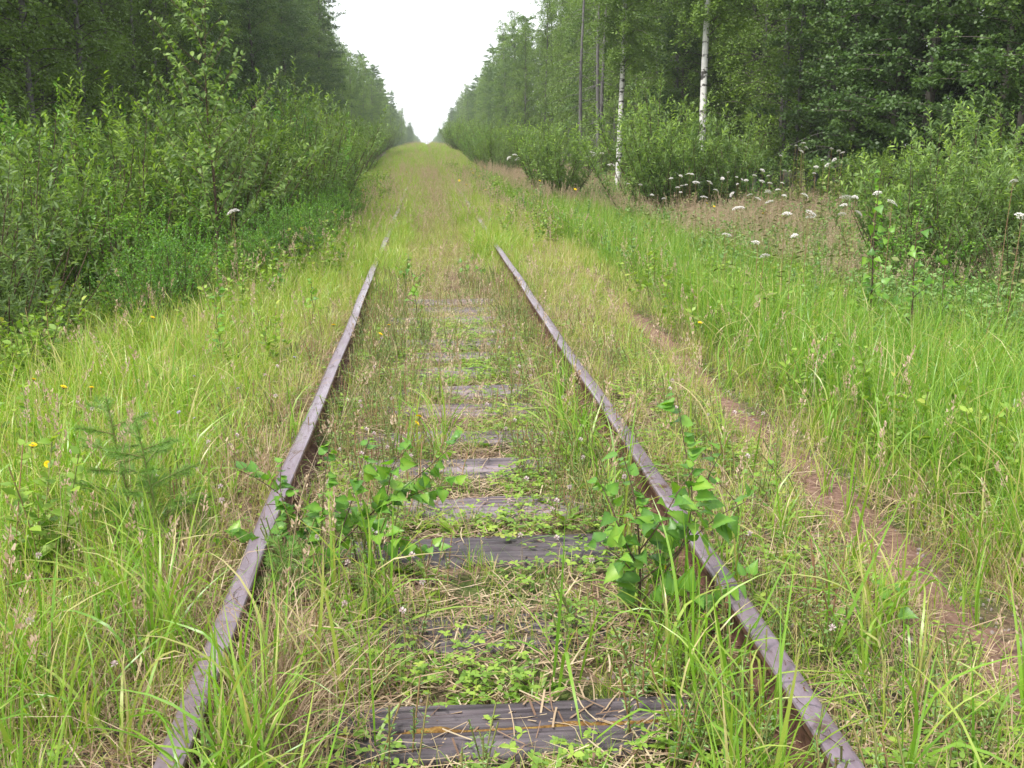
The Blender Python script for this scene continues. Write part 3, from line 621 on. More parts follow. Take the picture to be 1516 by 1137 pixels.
# ------------------------------------------------------------------ woody plants
def bush_meshes(seed, H, R, nst, leafmat, tpl, ll, nsh=15, nl=13, up=.7):
    r = np.random.default_rng(seed); wood = Acc(); lf = Acc(); s = np.linspace(0, 1, 6)
    for q in range(nst):
        az = r.random()*2*PI; rr = R*math.sqrt(r.random())*.95; h = H*math.sqrt(max(.1, 1-.65*(rr/R)**2))*(.72+.3*r.random())
        b = r.normal(0, .12*R, 2); wv = r.normal(0, .06, 2)
        P = np.stack([b[0]+np.cos(az)*rr*s**.85+wv[0]*np.sin(s*4), b[1]+np.sin(az)*rr*s**.85+wv[1]*np.sin(s*5), h*s**1.15], -1)
        tube(wood, P, np.linspace(.012, .003, 6), 4, .5, 0, False)
        t = np.concatenate([.12+.88*r.random(nsh-1), [1.0]])
        S = np.stack([np.interp(t, s, P[:, k]) for k in range(3)], -1)
        A = r.random(nsh)*2*PI; D = nrm(np.stack([np.cos(A), np.sin(A), up+.6*r.random(nsh)], -1)); D[-1] = nrm(P[-1]-P[-2]+np.array([0, 0, .05]))
        L = (.22+.32*r.random(nsh))*(1.1-.45*t)*H/2.2; L[-1] = .3*H/2.2
        for k in range(nsh):
            if r.random() < .5: tube(wood, np.stack([S[k], S[k]+D[k]*L[k]*.5, S[k]+D[k]*L[k]+np.array([0, 0, .03])]), [.003, .002, .0012], 3, .5, 0, False)
        u = (np.arange(nl)[None]+.5*r.random((nsh, nl)))/nl
        P2 = S[:, None]+D[:, None]*(L[:, None]*u)[..., None]; P2[..., 2] += .03*u**2
        n = nsh*nl; P2 = P2.reshape(n, 3); DD = np.repeat(D, nl, 0)
        A2 = r.random(n)*2*PI; ax1 = nrm(np.cross(DD, [0.3, .2, 1])); ax2 = np.cross(DD, ax1)
        LD = DD*.75+(ax1*np.cos(A2)[:, None]+ax2*np.sin(A2)[:, None])*.9
        LN = np.array([0, 0, 1.0])+r.normal(0, .45, (n, 3))
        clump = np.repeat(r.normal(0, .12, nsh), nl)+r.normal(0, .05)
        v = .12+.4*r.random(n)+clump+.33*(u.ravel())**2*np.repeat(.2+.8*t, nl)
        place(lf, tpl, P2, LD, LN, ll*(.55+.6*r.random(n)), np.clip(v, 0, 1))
    return wood.mesh('branches', TWIG), lf.mesh('foliage', leafmat)
BUSH = {
 'willow': [bush_meshes(1000+i, 2.3, 1.25, 28, WILLOWL, WILLOW, .092, 18, 15) for i in range(4)],
 'grey': [bush_meshes(1100+i, 2.3, 1.3, 28, WILLOWG, WILLOW, .082, 18, 16) for i in range(3)],
 'birch': [bush_meshes(1200+i, 2.2, .95, 20, ASPENL, OVAL, .05, 16, 14, .4) for i in range(3)],
}
BUSH['round'] = [bush_meshes(1300+i, 2.3, 1.35, 38, WILLOWR, WILLOW, .09, 24, 16, .9) for i in range(2)]
def bush(kind, x, y, s, label, group, rz=None, sz=1.0, cat='bush'):
    w, l = BUSH[kind][int(rng.integers(0, len(BUSH[kind])))]
    nm = {'willow': 'willow_bush', 'grey': 'grey_willow_bush', 'birch': 'young_birch_bush', 'round': 'willow_bush'}[kind]
    e = empty(nm, (x, y, float(tz(x, y))-.05), rng.random()*6.28 if rz is None else rz, s); e.scale = (s, s, s*sz)
    add_obj('branches', w, e); tag(add_obj('foliage', l, e), kind='stuff')
    return tag(e, label, cat, group)
def blab(k, sd, row, y):
    nm = {'willow': 'green narrow-leaved bush', 'grey': 'grey-green willow bush', 'birch': 'round-leaved young birch bush'}[k]
    pos = 'at the front of the %s thicket' % sd if row == 0 else 'at the back of the %s thicket' % sd
    dist = 'near the tall sapling' if y < 24 else 'in the middle distance' if y < 50 else 'far down the line'
    return '%s %s, %s' % (nm, pos, dist), '%s %s, %s' % (nm.replace('bush', 'bushes'), pos, dist)
# left bank
LEFTN = {(-4.6, 7.2): 'nearest narrow-leaved willow bush, at the left picture edge behind the grass', (-4.1, 8.6): 'grey-green willow bush right behind the nearest willow at the left edge',
 (-5.3, 8.7): 'tall narrow-leaved willow behind the nearest willow, cut by the left picture edge', (-6.3, 9.8): 'broad willow at the back of the thicket, at the far left',
 (-4.3, 10.2): 'narrow-leaved willow in the front row, halfway to the tall slender sapling', (-3.6, 11.2): 'low round-leaved bush in the front row, left of the tall slender sapling',
 (-5.2, 11.4): 'grey-green willow in the second row, left of the tall slender sapling', (-6.6, 12): 'green willow in the back row, against the dark forest at left',
 (-4.0, 12.8): 'narrow-leaved willow directly behind the tall slender sapling', (-5.6, 13.6): 'tall round-leaved young birch bush in the back row of the left thicket',
 (-3.3, 13.6): 'round-leaved bush just right of and behind the tall slender sapling', (-7.6, 11.0): 'grey-green willow farthest left, under the forest edge', (-3.1, 12.2): 'small round-leaved bush at the foot of the tall slender sapling'}
for (x, y, s, k, sz) in ((-4.6, 7.2, .95, 'willow', 1.0), (-4.1, 8.6, .8, 'grey', 1.0), (-5.3, 8.7, 1.1, 'willow', .95), (-6.3, 9.8, 1.2, 'willow', .95), (-4.3, 10.2, .9, 'willow', 1.0), (-3.6, 11.2, .75, 'birch', .9),
                         (-5.2, 11.4, 1.0, 'grey', 1.05), (-6.6, 12, 1.1, 'willow', 1), (-4.0, 12.8, 1.0, 'willow', 1.0), (-5.6, 13.6, 1.1, 'birch', 1.1), (-3.3, 13.6, .75, 'birch', .95), (-7.6, 11.0, 1.2, 'grey', 1), (-3.1, 12.2, .6, 'birch', .9)):
    n_ = LEFTN[(x, y)]
    bush(k, x, y, s*1.12, n_, 'bushes of the left thicket', sz=sz)
y = 14.4
while y < 150:
    st = 1.25 if y < 30 else (2.0 if y < 70 else 4.5)
    for row in range(3 if y < 40 else 2):
        x = -(2.9+row*1.5+.3*rng.normal()+np.interp(y, [14, 18, 24, 36, 60, 100, 150], [.5, .1, .0, .5, 1.6, 2.5, 3.2]))
        k = ['willow', 'grey', 'birch'][int(rng.integers(0, 3))]
        bush(k, x, y+rng.normal(0, .3), float(np.interp(y, [14, 30, 60, 150], [1.15, 1.2, 1.3, 1.7])*(.8+.3*rng.random())), *blab(k, 'left', row, y))
    y += st
for q in range(36):
    y = 9.2+.33*q; bush('birch', -np.interp(y, [9, 11, 14, 20], [2.6, 2.1, 1.75, 1.65])-.5*rng.random(), y, .3+.2*rng.random(), 'waist-high bright leafy young birch at the foot of the left thicket', 'young birches at the foot of the left thicket')
# right: individual bushes seen against the forest
bush('round', 5.75, 26, 1.5, 'tall rounded willow bush in front of the right-hand birch trunk', None, sz=1.0)
bush('round', 7.1, 25.2, 1.2, 'grey-green willow bush joined to the tall rounded willow on its right side', None)
bush('round', 3.7, 32, 1.25, 'isolated round bush right of the track with white umbels at its foot', None)
RIGHTN = {(6.3, 12.6): 'big pale willow bush at the right, left end of its cluster', (7.4, 13.4): 'big pale willow bush touching the right picture edge', (5.6, 11.6): 'small round-leaved bush before the big pale willow at the right',
 (8.6, 14.2): 'dark green willow half hidden behind the pale willows at the right edge', (6.9, 11.2): 'grey-green willow low in front of the pale willows at the right edge',
 (5.3, 9.6): 'knee-high round-leaved bush behind the meadow saplings', (5.9, 8.6): 'low grey willow at the right edge, nearest the tall grass'}
for (x, y, s, k) in ((6.3, 12.6, 1.0, 'round'), (7.4, 13.4, 1.1, 'round'), (5.6, 11.6, .7, 'birch'), (8.6, 14.2, 1.1, 'willow'), (6.9, 11.2, .8, 'grey'), (5.3, 9.6, .5, 'birch'), (5.9, 8.6, .55, 'grey')):
    bush(k, x, y, s, RIGHTN[(x, y)], 'bushes at the right edge')
for (x, y, s, k) in ((7.9, 24, .7, 'birch'), (8.6, 23, .8, 'willow'), (9.3, 21, .75, 'willow'), (8.9, 19, .6, 'birch'), (10, 22, .9, 'willow'), (8.2, 18, .5, 'willow')):
    bush(k, x, y, s, 'light green undergrowth bush at the foot of the right-hand forest', 'undergrowth bushes by the right-hand forest')
y = 36
while y < 150:
    for row in range(2):
        kk = ['willow', 'grey', 'birch'][int(rng.integers(0, 3))]
        if y < 56 and (row == 0 or rng.random() < .6): continue
        bush(kk, 3.9+row*1.8+.5*rng.normal()+np.interp(y, [36, 54, 58, 100, 150], [2.6, 2.0, -.3, .0, .6]), y+rng.normal(0, .5), float(np.interp(y, [36, 60, 150], [1.0, 1.25, 1.6])*(.75+.4*rng.random())), *blab(kk, 'right', row, y))
    y += 2.6 if y < 70 else 4.5

# ------------------------------------------------------------------ trees
def tree_meshes(seed, kind):
    r = np.random.default_rng(seed); wood = Acc(); lf = Acc()
    H = 14.0
    s = np.linspace(0, 1, 9); bx = r.normal(0, .25, 2)
    TP = np.stack([bx[0]*s**1.5*1.5+.05*np.sin(s*7), bx[1]*s**1.5*1.5, H*s], -1)
    rad = {'birch': .075, 'alder': .11, 'spruce': .15}[kind]
    tr = Acc(); tube(tr, TP, rad*(1-.93*s)**.8+.012, 8)
    if kind == 'birch': NB, NT, NL, zb = 100, 12, 20, .08
    elif kind == 'alder': NB, NT, NL, zb = 120, 13, 22, .05
    else: NB, NT, NL, zb = 150, 18, 9, .05
    tb = zb+(1-zb)*(np.arange(NB)+r.random(NB))/NB*.98
    B = np.stack([np.interp(tb, s, TP[:, k]) for k in range(3)], -1)
    az = np.arange(NB)*2.4+r.normal(0, .4, NB)
    if kind == 'spruce':
        L = 2.3*(1-tb)**.8*(.8+.35*r.random(NB))+.15; E = np.full(NB, .1)+r.normal(0, .1, NB); dr = .28
    elif kind == 'birch':
        L = (2.1*np.sqrt(np.clip(1-((tb-.45)/.6)**2, .05, 1)))*(.7+.5*r.random(NB)); E = .75+r.normal(0, .2, NB); dr = .55
    else:
        L = (2.4*np.sqrt(np.clip(1-((tb-.4)/.64)**2, .05, 1)))*(.65+.5*r.random(NB)); E = .5+r.normal(0, .25, NB); dr = .2
    dh = np.stack([np.cos(az), np.sin(az), az*0], -1)
    def bp(i, t):
        P = B[i]+dh[i]*(L[i]*t*np.cos(E[i]))[..., None]; P[..., 2] += L[i]*(t*np.sin(E[i])-dr*t**2); return P
    ts = np.linspace(0, 1, 5)
    for i in range(NB): tube(wood, bp(np.full(5, i), ts), np.linspace(.02, .005, 5)*(1.2-.7*tb[i]), 3, .5, 0, False)
    i = np.repeat(np.arange(NB), NT); t = .12+.88*r.random(NB*NT)**.8 if kind != 'spruce' else .08+.92*np.tile((np.arange(NT)+.5)/NT, NB)
    S = bp(i, t); n = len(i)
    bcl = r.normal(0, .14, NB)[i]
    if kind == 'spruce':
        side = np.where(r.random(n) < .5, -1, 1); tl = .12+.5*(1-t)*L[i]*.5+.1*r.random(n)
        pd = np.stack([-dh[i][:, 1], dh[i][:, 0], dh[i][:, 0]*0], -1)
        D = nrm(pd*side[:, None]*(.9)+dh[i]*.7+np.array([0, 0, -.25]))
        u = (np.arange(NL)[None]+r.random((n, NL)))/NL
        P = (S[:, None]+D[:, None]*(tl[:, None]*u)[..., None]).reshape(-1, 3); N = n*NL
        LD = np.repeat(D, NL, 0)+r.normal(0, .5, (N, 3))+np.array([0, 0, -.3])
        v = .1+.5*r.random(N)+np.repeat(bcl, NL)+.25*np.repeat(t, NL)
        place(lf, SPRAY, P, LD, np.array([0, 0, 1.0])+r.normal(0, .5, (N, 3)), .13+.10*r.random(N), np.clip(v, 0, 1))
    else:
        A = r.random(n)*2*PI
        if kind == 'birch': D = nrm(np.stack([np.cos(A)*.5, np.sin(A)*.5, -.25-1.0*r.random(n)], -1)); tl = .35+.5*r.random(n)
        else: D = nrm(np.stack([np.cos(A), np.sin(A), -.2+.8*r.random(n)], -1)); tl = .25+.4*r.random(n)
        u = (np.arange(NL)[None]+r.random((n, NL)))/NL
        P = (S[:, None]+D[:, None]*(tl[:, None]*u)[..., None]).reshape(-1, 3); N = n*NL
        P += r.normal(0, .05, (N, 3))
        A2 = r.random(N)*2*PI; LD = np.stack([np.cos(A2), np.sin(A2), r.normal(-.3, .5, N)], -1)
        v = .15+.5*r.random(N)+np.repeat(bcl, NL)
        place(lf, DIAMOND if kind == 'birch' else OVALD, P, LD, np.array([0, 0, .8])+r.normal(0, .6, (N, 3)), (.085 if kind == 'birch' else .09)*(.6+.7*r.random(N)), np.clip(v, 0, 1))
    return (tr.mesh('trunk', {'birch': GREYPOLE, 'alder': BARK, 'spruce': BARK}[kind]), wood.mesh('limbs', BARK),
            lf.mesh('crown', {'birch': BIRCHL, 'alder': DECIDL, 'spruce': SPRUCEL}[kind]))
OVALD = (np.array([[0, 0, 0], [.42, .4, .06], [0, 1, -.08], [-.42, .4, .06]]), [np.array([[0, 1, 2, 3]])])
TREES = {'birch': [tree_meshes(2000+i, 'birch') for i in range(4)], 'alder': [tree_meshes(2100+i, 'alder') for i in range(4)], 'spruce': [tree_meshes(2200+i, 'spruce') for i in range(3)]}
def tree(kind, x, y, h, label, group, vi=None, wd=1.0, zoff=0.0):
    tr, wo, lf = TREES[kind][int(rng.integers(0, len(TREES[kind]))) if vi is None else vi]
    e = empty({'birch': 'birch_tree', 'alder': 'alder_tree', 'spruce': 'spruce_tree'}[kind], (x, y, float(tz(x, y))-.1), rng.random()*6.28)
    k = h/14; e.scale = (k*wd, k*wd, k)
    add_obj('trunk', tr, e); add_obj('limbs', wo, e); tag(add_obj('crown', lf, e), kind='stuff')
    return tag(e, label, 'tree', group)
def tlab(k, side, row, y):
    nm = {'alder': 'dark broad-leaved tree', 'birch': 'fine-leaved birch', 'spruce': 'dark spruce'}[k]; sd = 'left' if side < 0 else 'right'
    dist = 'nearest the camera' if y < 24 else 'in the middle distance' if y < 45 else 'farther down the line' if y < 95 else 'in the distance' if y < 170 else 'near the vanishing point'
    pos = 'at the front edge of the %s forest' % sd if row == 0 else 'deeper inside the %s forest' % sd
    return '%s %s, %s' % (nm, pos, dist), '%s %s, %s' % (nm.replace('birch', 'birches') if 'birch' in nm else nm+'s', pos, dist)
for side in (-1, 1):
    mix = ['alder', 'alder', 'birch', 'spruce'] if side < 0 else ['birch', 'spruce', 'alder', 'spruce', 'birch']
    for row in range(4):
        y = 13.0 if side < 0 else 11.0
        while y < 95:
            base = 9.6 if side < 0 else 10.4
            base += np.interp(y, [10, 60, 95], [0, .5, .7])+(1.2 if side > 0 and y < 40 else 0)
            x = side*(base+row*2.6+.5*rng.normal())
            h = (13.5+3.5*rng.random())*(.75 if rng.random() < .15 else 1)
            k = mix[int(rng.integers(0, len(mix)))]
            if row < 2 and k == 'spruce': k = 'birch'
            if side > 0 and y < 32 and k == 'birch': k = 'alder' if row == 0 else 'spruce'
            if row >= 2 and rng.random() < .5: k = 'spruce'
            if infrus(x, y, 4): tree(k, x, y, h, *tlab(k, side, row, y))
            y += (2.3 if row < 2 else 3.0)*(.75+.5*rng.random())
    for row in range(2):
        y = 96.0
        while y < 330:
            base = np.interp(y, [95, 140, 220, 330], [9.9, 8.4, 7.8, 7.0])
            h = np.interp(y, [95, 120, 150, 220, 330], [14, 12.5, 11, 10.5, 10])*(.8+.3*rng.random())
            k = ['birch', 'alder', 'birch', 'birch', 'alder', 'birch'][int(rng.integers(0, 6))]
            tree(k, side*(base+row*3.2+.4*rng.normal()), y, h, *tlab(k, side, row, y))
            y += (3.2 if y < 180 else 5)*(.8+.4*rng.random())
# far wood on both sides, one mass each
fcol = bpy.data.collections.new('far_tree_sources')
for k in ('birch', 'alder'):
    for q in range(2):
        o = bpy.data.objects.new('far_%s_%d' % (k, q), TREES[k][q][2]); fcol.objects.link(o)
for side in (-1, 1):
    P = []; S = []
    for y in np.arange(330, 1000, 5.5):
        for row in range(3):
            x = side*(np.interp(y, [330, 600, 1000], [6.6, 6.0, 5.2])+row*4+rng.normal()*.5)
            P.append((x, y+rng.normal(), float(tz(x, y))-1.2)); S.append(np.interp(y, [330, 1000], [9.5, 10])/14*(.85+.25*rng.random()))
    tag(scatter('far_wood', (fcol, 4), np.array(P), np.array(S), .02), 'distant wood closing in on the %s of the vanishing track' % ('left' if side < 0 else 'right'), None, None, 'stuff')

# the two white birch trunks, with high crowns
def bare_tree(name, x, y, H, r0, lean, mat, label, group, nb=0, crown=None, seed=1, cat='tree', crown_h=5.0):
    r = np.random.default_rng(seed); e = empty(name, (x, y, float(tz(x, y))-.1)); a = Acc(); s = np.linspace(0, 1, 12)
    P = np.stack([lean*s*H+.06*np.sin(s*6+seed), .03*np.sin(s*5)*H*.1, H*s], -1); tube(a, P, r0*(1-.75*s)+.01, 10)
    add_obj('trunk', a.mesh('trunk', mat), e)
    if nb:
        b = Acc()
        for q in range(nb):
            t = .12+.85*r.random(); p0 = np.array([np.interp(t, s, P[:, k]) for k in range(3)]); A = r.random()*2*PI; L = (.8+1.3*r.random())*(1.1-t)
            u = np.linspace(0, 1, 4)[:, None]; D = np.array([math.cos(A), math.sin(A), -.25+.3*r.random()])
            tube(b, p0+D*L*u+np.array([0, 0, -.25*L])*u**2, np.linspace(.014, .004, 4), 3, .5, 0, False)
        tag(add_obj('dead_branches', b.mesh('dead_branches', mat), e), kind='stuff')
    if crown:
        c = add_obj('crown', TREES[crown][1][2], e); c.location = (lean*H*.5, 0, crown_h); tag(c, kind='stuff'); c.scale = (1.1, 1.1, .95)
        for q in (1, 2): c2 = add_obj('crown', TREES[crown][q+1][2], e); c2.location = (lean*H*.5, 0, crown_h+.3*q); c2.rotation_euler = (0, 0, 2.1*q); c2.scale = (.8, .8, .95); tag(c2, kind='stuff')
        l = add_obj('limbs', TREES[crown][1][1], e); l.location = (lean*H*.5, 0, crown_h)
    return tag(e, label, cat, group)
bare_tree('birch_tree', 7.95, 30, 15, .105, .0, BIRCHB, 'birch with the brightest white trunk, rising behind the big rounded willow', None, 0, 'birch', 3, crown_h=3.9)
bare_tree('birch_tree', 7.35, 40, 15, .11, .0, BIRCHB, 'slimmer white-trunked birch between the isolated round bush and the big willow', None, 0, 'birch', 5, crown_h=3.6)
for (x, y, sd_) in ((7.5, 50, 1), (7.3, 54, 2), (7.9, 51, 3)):
    bare_tree('dead_spruce', x+.6, y, 11, .11, .0, DEADW, 'bare grey dead spruce with brittle side branches at the right forest edge', 'dead spruces at the right forest edge', 60, None, sd_)
r = np.random.default_rng(31)
for q in range(12):
    yy = 27+7*r.random(); x = -.165+(.35+.012*q+.008*r.random())*yy
    bare_tree('pole_tree', x, yy, 12, .025+.025*r.random(), r.normal(0, .01), GREYPOLE, 'thin pale grey tree pole standing in the dark edge of the right forest', 'thin tree poles in the right forest', 6, None, 50+q)

# tall leafy sapling standing out of the left thicket
def birch_leaf():
    """triangular birch leaf with toothed edge, folded on its midrib; length 1"""
    o = [(0, 0), (.22, -.02), (.34, .08), (.43, .2), (.41, .3), (.37, .33), (.34, .46), (.28, .5), (.25, .62), (.18, .67), (.14, .79), (.07, .86), (0, 1.02)]
    n = len(o); V = []; 
    for (x, y) in o: V.append((x, y, .10*x-.16*y*y-.08*x*x*4*.3))
    for (x, y) in o[1:-1]: V.append((-x, y, .10*x-.16*y*y+.02*math.sin(y*9)))
    c = [(0, .2), (0, .45), (0, .72)]
    for (x, y) in c: V.append((x, y, -.16*y*y-.02))
    V = np.array(V); m = n+n-2; c0, c1, c2 = m, m+1, m+2
    F = []
    R = list(range(0, n)); Lf = [0]+list(range(n, 2*n-2))+[n-1]
    for ring, flip in ((R, False), (Lf, True)):
        for i in range(n-1):
            y = (o[i][1]+o[i+1][1])/2; cc = c0 if y < .33 else (c1 if y < .6 else c2)
            F.append([ring[i], ring[i+1], cc] if not flip else [ring[i+1], ring[i], cc])
        for i, (p, q) in ((5, (c0, c1)), (8, (c1, c2))):
            F.append([ring[i], q, p] if not flip else [ring[i], p, q])
    return V, [np.array(F)]
BL = birch_leaf()
TALLL = leaf_mat('goat_willow_leaf', [(0, (.07, .13, .03)), (.5, (.12, .2, .04)), (1, (.2, .3, .05))], .38, .5, .35, wr=.4)
def leaf_meshes(mat, tpl=None, k=4, nm='leaf'):
    out = []
    for i in range(k):
        V, F = (tpl or BL); V = V.copy(); r = np.random.default_rng(i+5)
        V[:, 2] += -.35*r.random()*V[:, 1]**2+.25*np.abs(V[:, 0])*r.random()+.12*np.sin(V[:, 0]*5+i)*V[:, 1]*.4; V[:, 0] += .08*(r.random()-.5)*V[:, 1]
        vv = np.full(len(V), .1+.17*i); vv[-3:] += .28; vv[0] += .28; a = Acc(); a.add(V, F, vv)
        tube(a, np.array([[0, -.35, .06], [0, -.15, .02], [0, 0, 0]]), [.012, .012, .01], 3, .6, 1, False)
        out.append(a.mesh(nm, [mat, STEM]))
    return out
LM = leaf_meshes(ASPENL); YM = leaf_meshes(YELLEAF, None, 1)
from mathutils import Matrix
def put_leaf(par, p, d, n, s, me):
    d = Vector(d).normalized(); x = d.cross(Vector(n)).normalized(); z = x.cross(d)
    o = add_obj('leaf', me, par); M = Matrix((x, d, z)).transposed().to_4x4()
    o.matrix_local = Matrix.Translation(Vector(p)) @ M @ Matrix.Scale(s, 4); return o
def sapling(name, loc, lines, size, label, group=None, seed=1, stepd=.035, r0=.005, droop=.5, yellow=(), t0=.25, extra=0, meshes=None):
    """lines: branch polylines in local metres; leaves alternate along each"""
    r = np.random.default_rng(seed); e = empty(name, loc); a = Acc(); cnt = 0
    grow = {3: 1.1, 8: 1.35}.get(seed, 1.0)
    for li, ln in enumerate(lines):
        P = np.array(ln, float)*grow; u = np.linspace(0, len(P)-1, 4*(len(P)-1)+1)
        Q = np.stack([np.interp(u, np.arange(len(P)), P[:, k]) for k in range(3)], -1)
        for _ in range(2): Q[1:-1] = (Q[:-2]+2*Q[1:-1]+Q[2:])/4
        tube(a, Q, np.linspace(r0 if li == 0 else min(r0*.55, .004), .0013, len(Q)), 5, .5, 0, False)
        seg = np.linalg.norm(np.diff(Q, axis=0), axis=1); cs = np.concatenate([[0], np.cumsum(seg)]); T = cs[-1]
        d0 = T*(t0 if li == 0 else .12); side = 1
        while d0 < T:
            p = np.array([np.interp(d0, cs, Q[:, k]) for k in range(3)]); tg = nrm(np.array([np.interp(min(T, d0+.02), cs, Q[:, k]) for k in range(3)])-np.array([np.interp(max(0, d0-.02), cs, Q[:, k]) for k in range(3)]))
            A = d0/T*9+side*1.5+r.normal(0, .5); w = nrm(np.cross(tg, [math.cos(A), math.sin(A), .3])); side = -side
            d = nrm(w*side+tg*.5+np.array([0, 0, -droop*r.random()])+r.normal(0, .25, 3))
            sz = size*(.6+.55*r.random())*(1-.35*(d0/T)**3)
            pp = p+d*sz*.33; nn = np.array([0, -.55, 1.0])+r.normal(0, .38, 3)
            me = (meshes or LM)[int(r.integers(0, 4))]; cnt += 1
            if cnt in yellow: o = put_leaf(e, pp, d, nn, sz, YM[0]); o['label'] = 'yellow leaf with brown spots'
            else: put_leaf(e, pp, d, nn, sz, me)
            d0 += stepd*(.6+.8*r.random())
    add_obj('stem', a.mesh('stem', TWIG), e)
    return tag(e, label, 'sapling', group)
# right sapling, by the right rail
sapling('birch_sapling', (.50, 3.04, -.04), [
    [(0, 0, 0), (.01, .0, .2), (.0, .02, .38), (-.02, .03, .5), (-.05, .04, .60)],
    [(0, 0, .12), (.06, -.02, .22), (.13, -.02, .33), (.16, 0, .46), (.13, .02, .62), (.10, .02, .78)],
    [(0, 0, .2), (.12, 0, .3), (.24, .02, .4), (.36, .04, .45)],
    [(0, 0, .25), (-.05, .02, .35), (-.08, .04, .44), (-.12, .05, .52)],
    [(0, 0, .1), (.08, -.05, .16), (.2, -.08, .22), (.32, -.08, .24)],
    [(0, 0, .3), (.05, -.04, .4), (.1, -.04, .5), (.16, 0, .56)],
    [(0, 0, .22), (-.06, -.04, .3), (-.13, -.06, .36)],
    [(.05, 0, .2), (.16, .05, .3), (.22, .08, .5), (.26, .08, .58)]], .075, 'larger birch sapling with big toothed leaves leaning over the right rail', None, 3, .0205, .0055, yellow=(30,))
# left sapling
sapling('birch_sapling', (-.61, 3.62, -.04), [
    [(0, 0, 0), (.05, 0, .1), (.16, .02, .2), (.3, .05, .3), (.42, .08, .4)],
    [(0, 0, .02), (.02, 0, .16), (.03, .02, .3), (.05, .03, .4)],
    [(0, 0, .05), (-.06, -.02, .16), (-.09, 0, .28), (-.08, 0, .36)],
    [(.05, 0, .1), (.1, 0, .22), (.13, .02, .33), (.16, .02, .42)],
    [(0, 0, .05), (-.1, -.02, .1), (-.2, -.04, .15), (-.28, -.04, .17)],
    [(.1, 0, .15), (.18, -.05, .16), (.27, -.08, .15), (.34, -.08, .12)],
    [(.2, .02, .24), (.22, .0, .34), (.27, .0, .4)],
    [(0, 0, .05), (-.02, -.06, .1), (.02, -.12, .14), (.06, -.16, .14)], [(.16, .02, .2), (.24, .03, .23), (.33, .02, .27), (.4, .0, .28)], [(0, 0, .1), (-.05, .02, .22), (-.14, .02, .3), (-.2, .0, .34)]], .064, 'lower bushy birch sapling with bright leaves beside the left rail joint', None, 8, .0145, .0045)
sapling('aspen_sapling', (1.33, 3.05, -.1), [[(0, 0, 0), (.0, 0, .1), (-.02, 0, .2), (-.01, 0, .28)], [(0, 0, .05), (.06, 0, .14), (.1, 0, .22)], [(0, 0, .05), (-.06, 0, .1), (-.1, 0, .15)]], .06, 'small dark-leaved seedling beside the dirt path at lower right', None, 12, .035, .003, t0=.15)
sapling('birch_sapling', (.98, 3.5, -.06), [[(0, 0, 0), (.0, 0, .2), (.0, 0, .32), (-.08, 0, .42), (-.2, 0, .46)], [(0, 0, .2), (.07, 0, .3), (.1, 0, .38)]], .042, 'thin arching birch shoot just outside the right rail', None, 14, .09, .003)
sapling('birch_sapling', (1.32, 4.2, -.08), [[(0, 0, 0), (.01, 0, .15), (.03, 0, .28)], [(0, 0, .1), (-.05, 0, .2), (-.08, 0, .25)]], .04, 'tiny birch seedling between the right rail and the path', None, 15, .035, .002)
def upright(h, n, r, ln=.3):
    L = [[(0, 0, 0), (.02, 0, h*.35), (-.01, .02, h*.7), (.01, 0, h)]]
    for k in range(n):
        z = h*(.2+.7*k/n); A = k*2.4; l = ln*(1.1-z/h)*(.6+.6*r.random()); L.append([(0, 0, z), (math.cos(A)*l*.5, math.sin(A)*l*.5, z+l*.35), (math.cos(A)*l, math.sin(A)*l, z+l*.6)])
    return L
r = np.random.default_rng(77)
sapling('aspen_sapling', (3.9, 9.0, float(tz(3.9, 9.0))), upright(1.8, 8, r, .38), .1, 'leftmost dark-stemmed aspen sapling standing in the right-hand meadow', None, 20, .05, .012)
sapling('aspen_sapling', (4.08, 8.55, float(tz(4.08, 8.55))), upright(1.65, 6, r, .4), .08, 'second dark-stemmed aspen sapling, right of the first in the meadow', None, 21, .05, .012)
sapling('aspen_sapling', (4.55, 8.9, float(tz(4.55, 8.9))), upright(1.35, 5, r, .4), .075, 'shorter aspen sapling behind the two dark-stemmed ones in the meadow', None, 22, .08, .008)
for q, (x, y, h) in enumerate(((-1.62, 7.0, .62), (-1.9, 8.5, .75), (-2.3, 10.5, .8), (-1.65, 10.2, .5), (-2.8, 10.8, .8), (-1.9, 12.5, .8), (-1.4, 13.5, .6), (-2.5, 13.2, 1.0), (-1.8, 15.5, .9), (-1.2, 9.0, .4), (-.4, 11.5, .4), (-.3, 9.3, .45), (.3, 12, .35))):
    sapling('aspen_seedling', (x, y, float(tz(x, y))), upright(h, 4, r, .22), .06, 'knee-high aspen seedling on the grassy verge before the left thicket' if x < -1 else 'low aspen seedling among the grass between the rails further on', 'aspen seedlings on the left verge' if x < -1 else 'seedlings between the rails', 30+q, .05, .004)
# the tall one
r = np.random.default_rng(5); L = [[(0, 0, 0), (.05, 0, 1.2), (.0, .0, 2.3), (.08, 0, 3.45)]]
for k in range(34):
    z = .6+2.75*k/34; A = k*2.4; l = (1.35-.3*z)*(.6+.6*r.random()); L.append([(.03, 0, z), (math.cos(A)*l*.5, math.sin(A)*l*.5, z+l*.5), (math.cos(A)*l*.9, math.sin(A)*l*.9, z+l*.95)])
sapling('goat_willow_sapling', (-2.62, 12.0, float(tz(-2.62, 12))-.1), L, .088, 'tall slender leafy sapling sticking up out of the left thicket', None, 55, .02, .02, .3,
        meshes=leaf_meshes(TALLL, (np.array(OVAL[0]), OVAL[1]), 4))

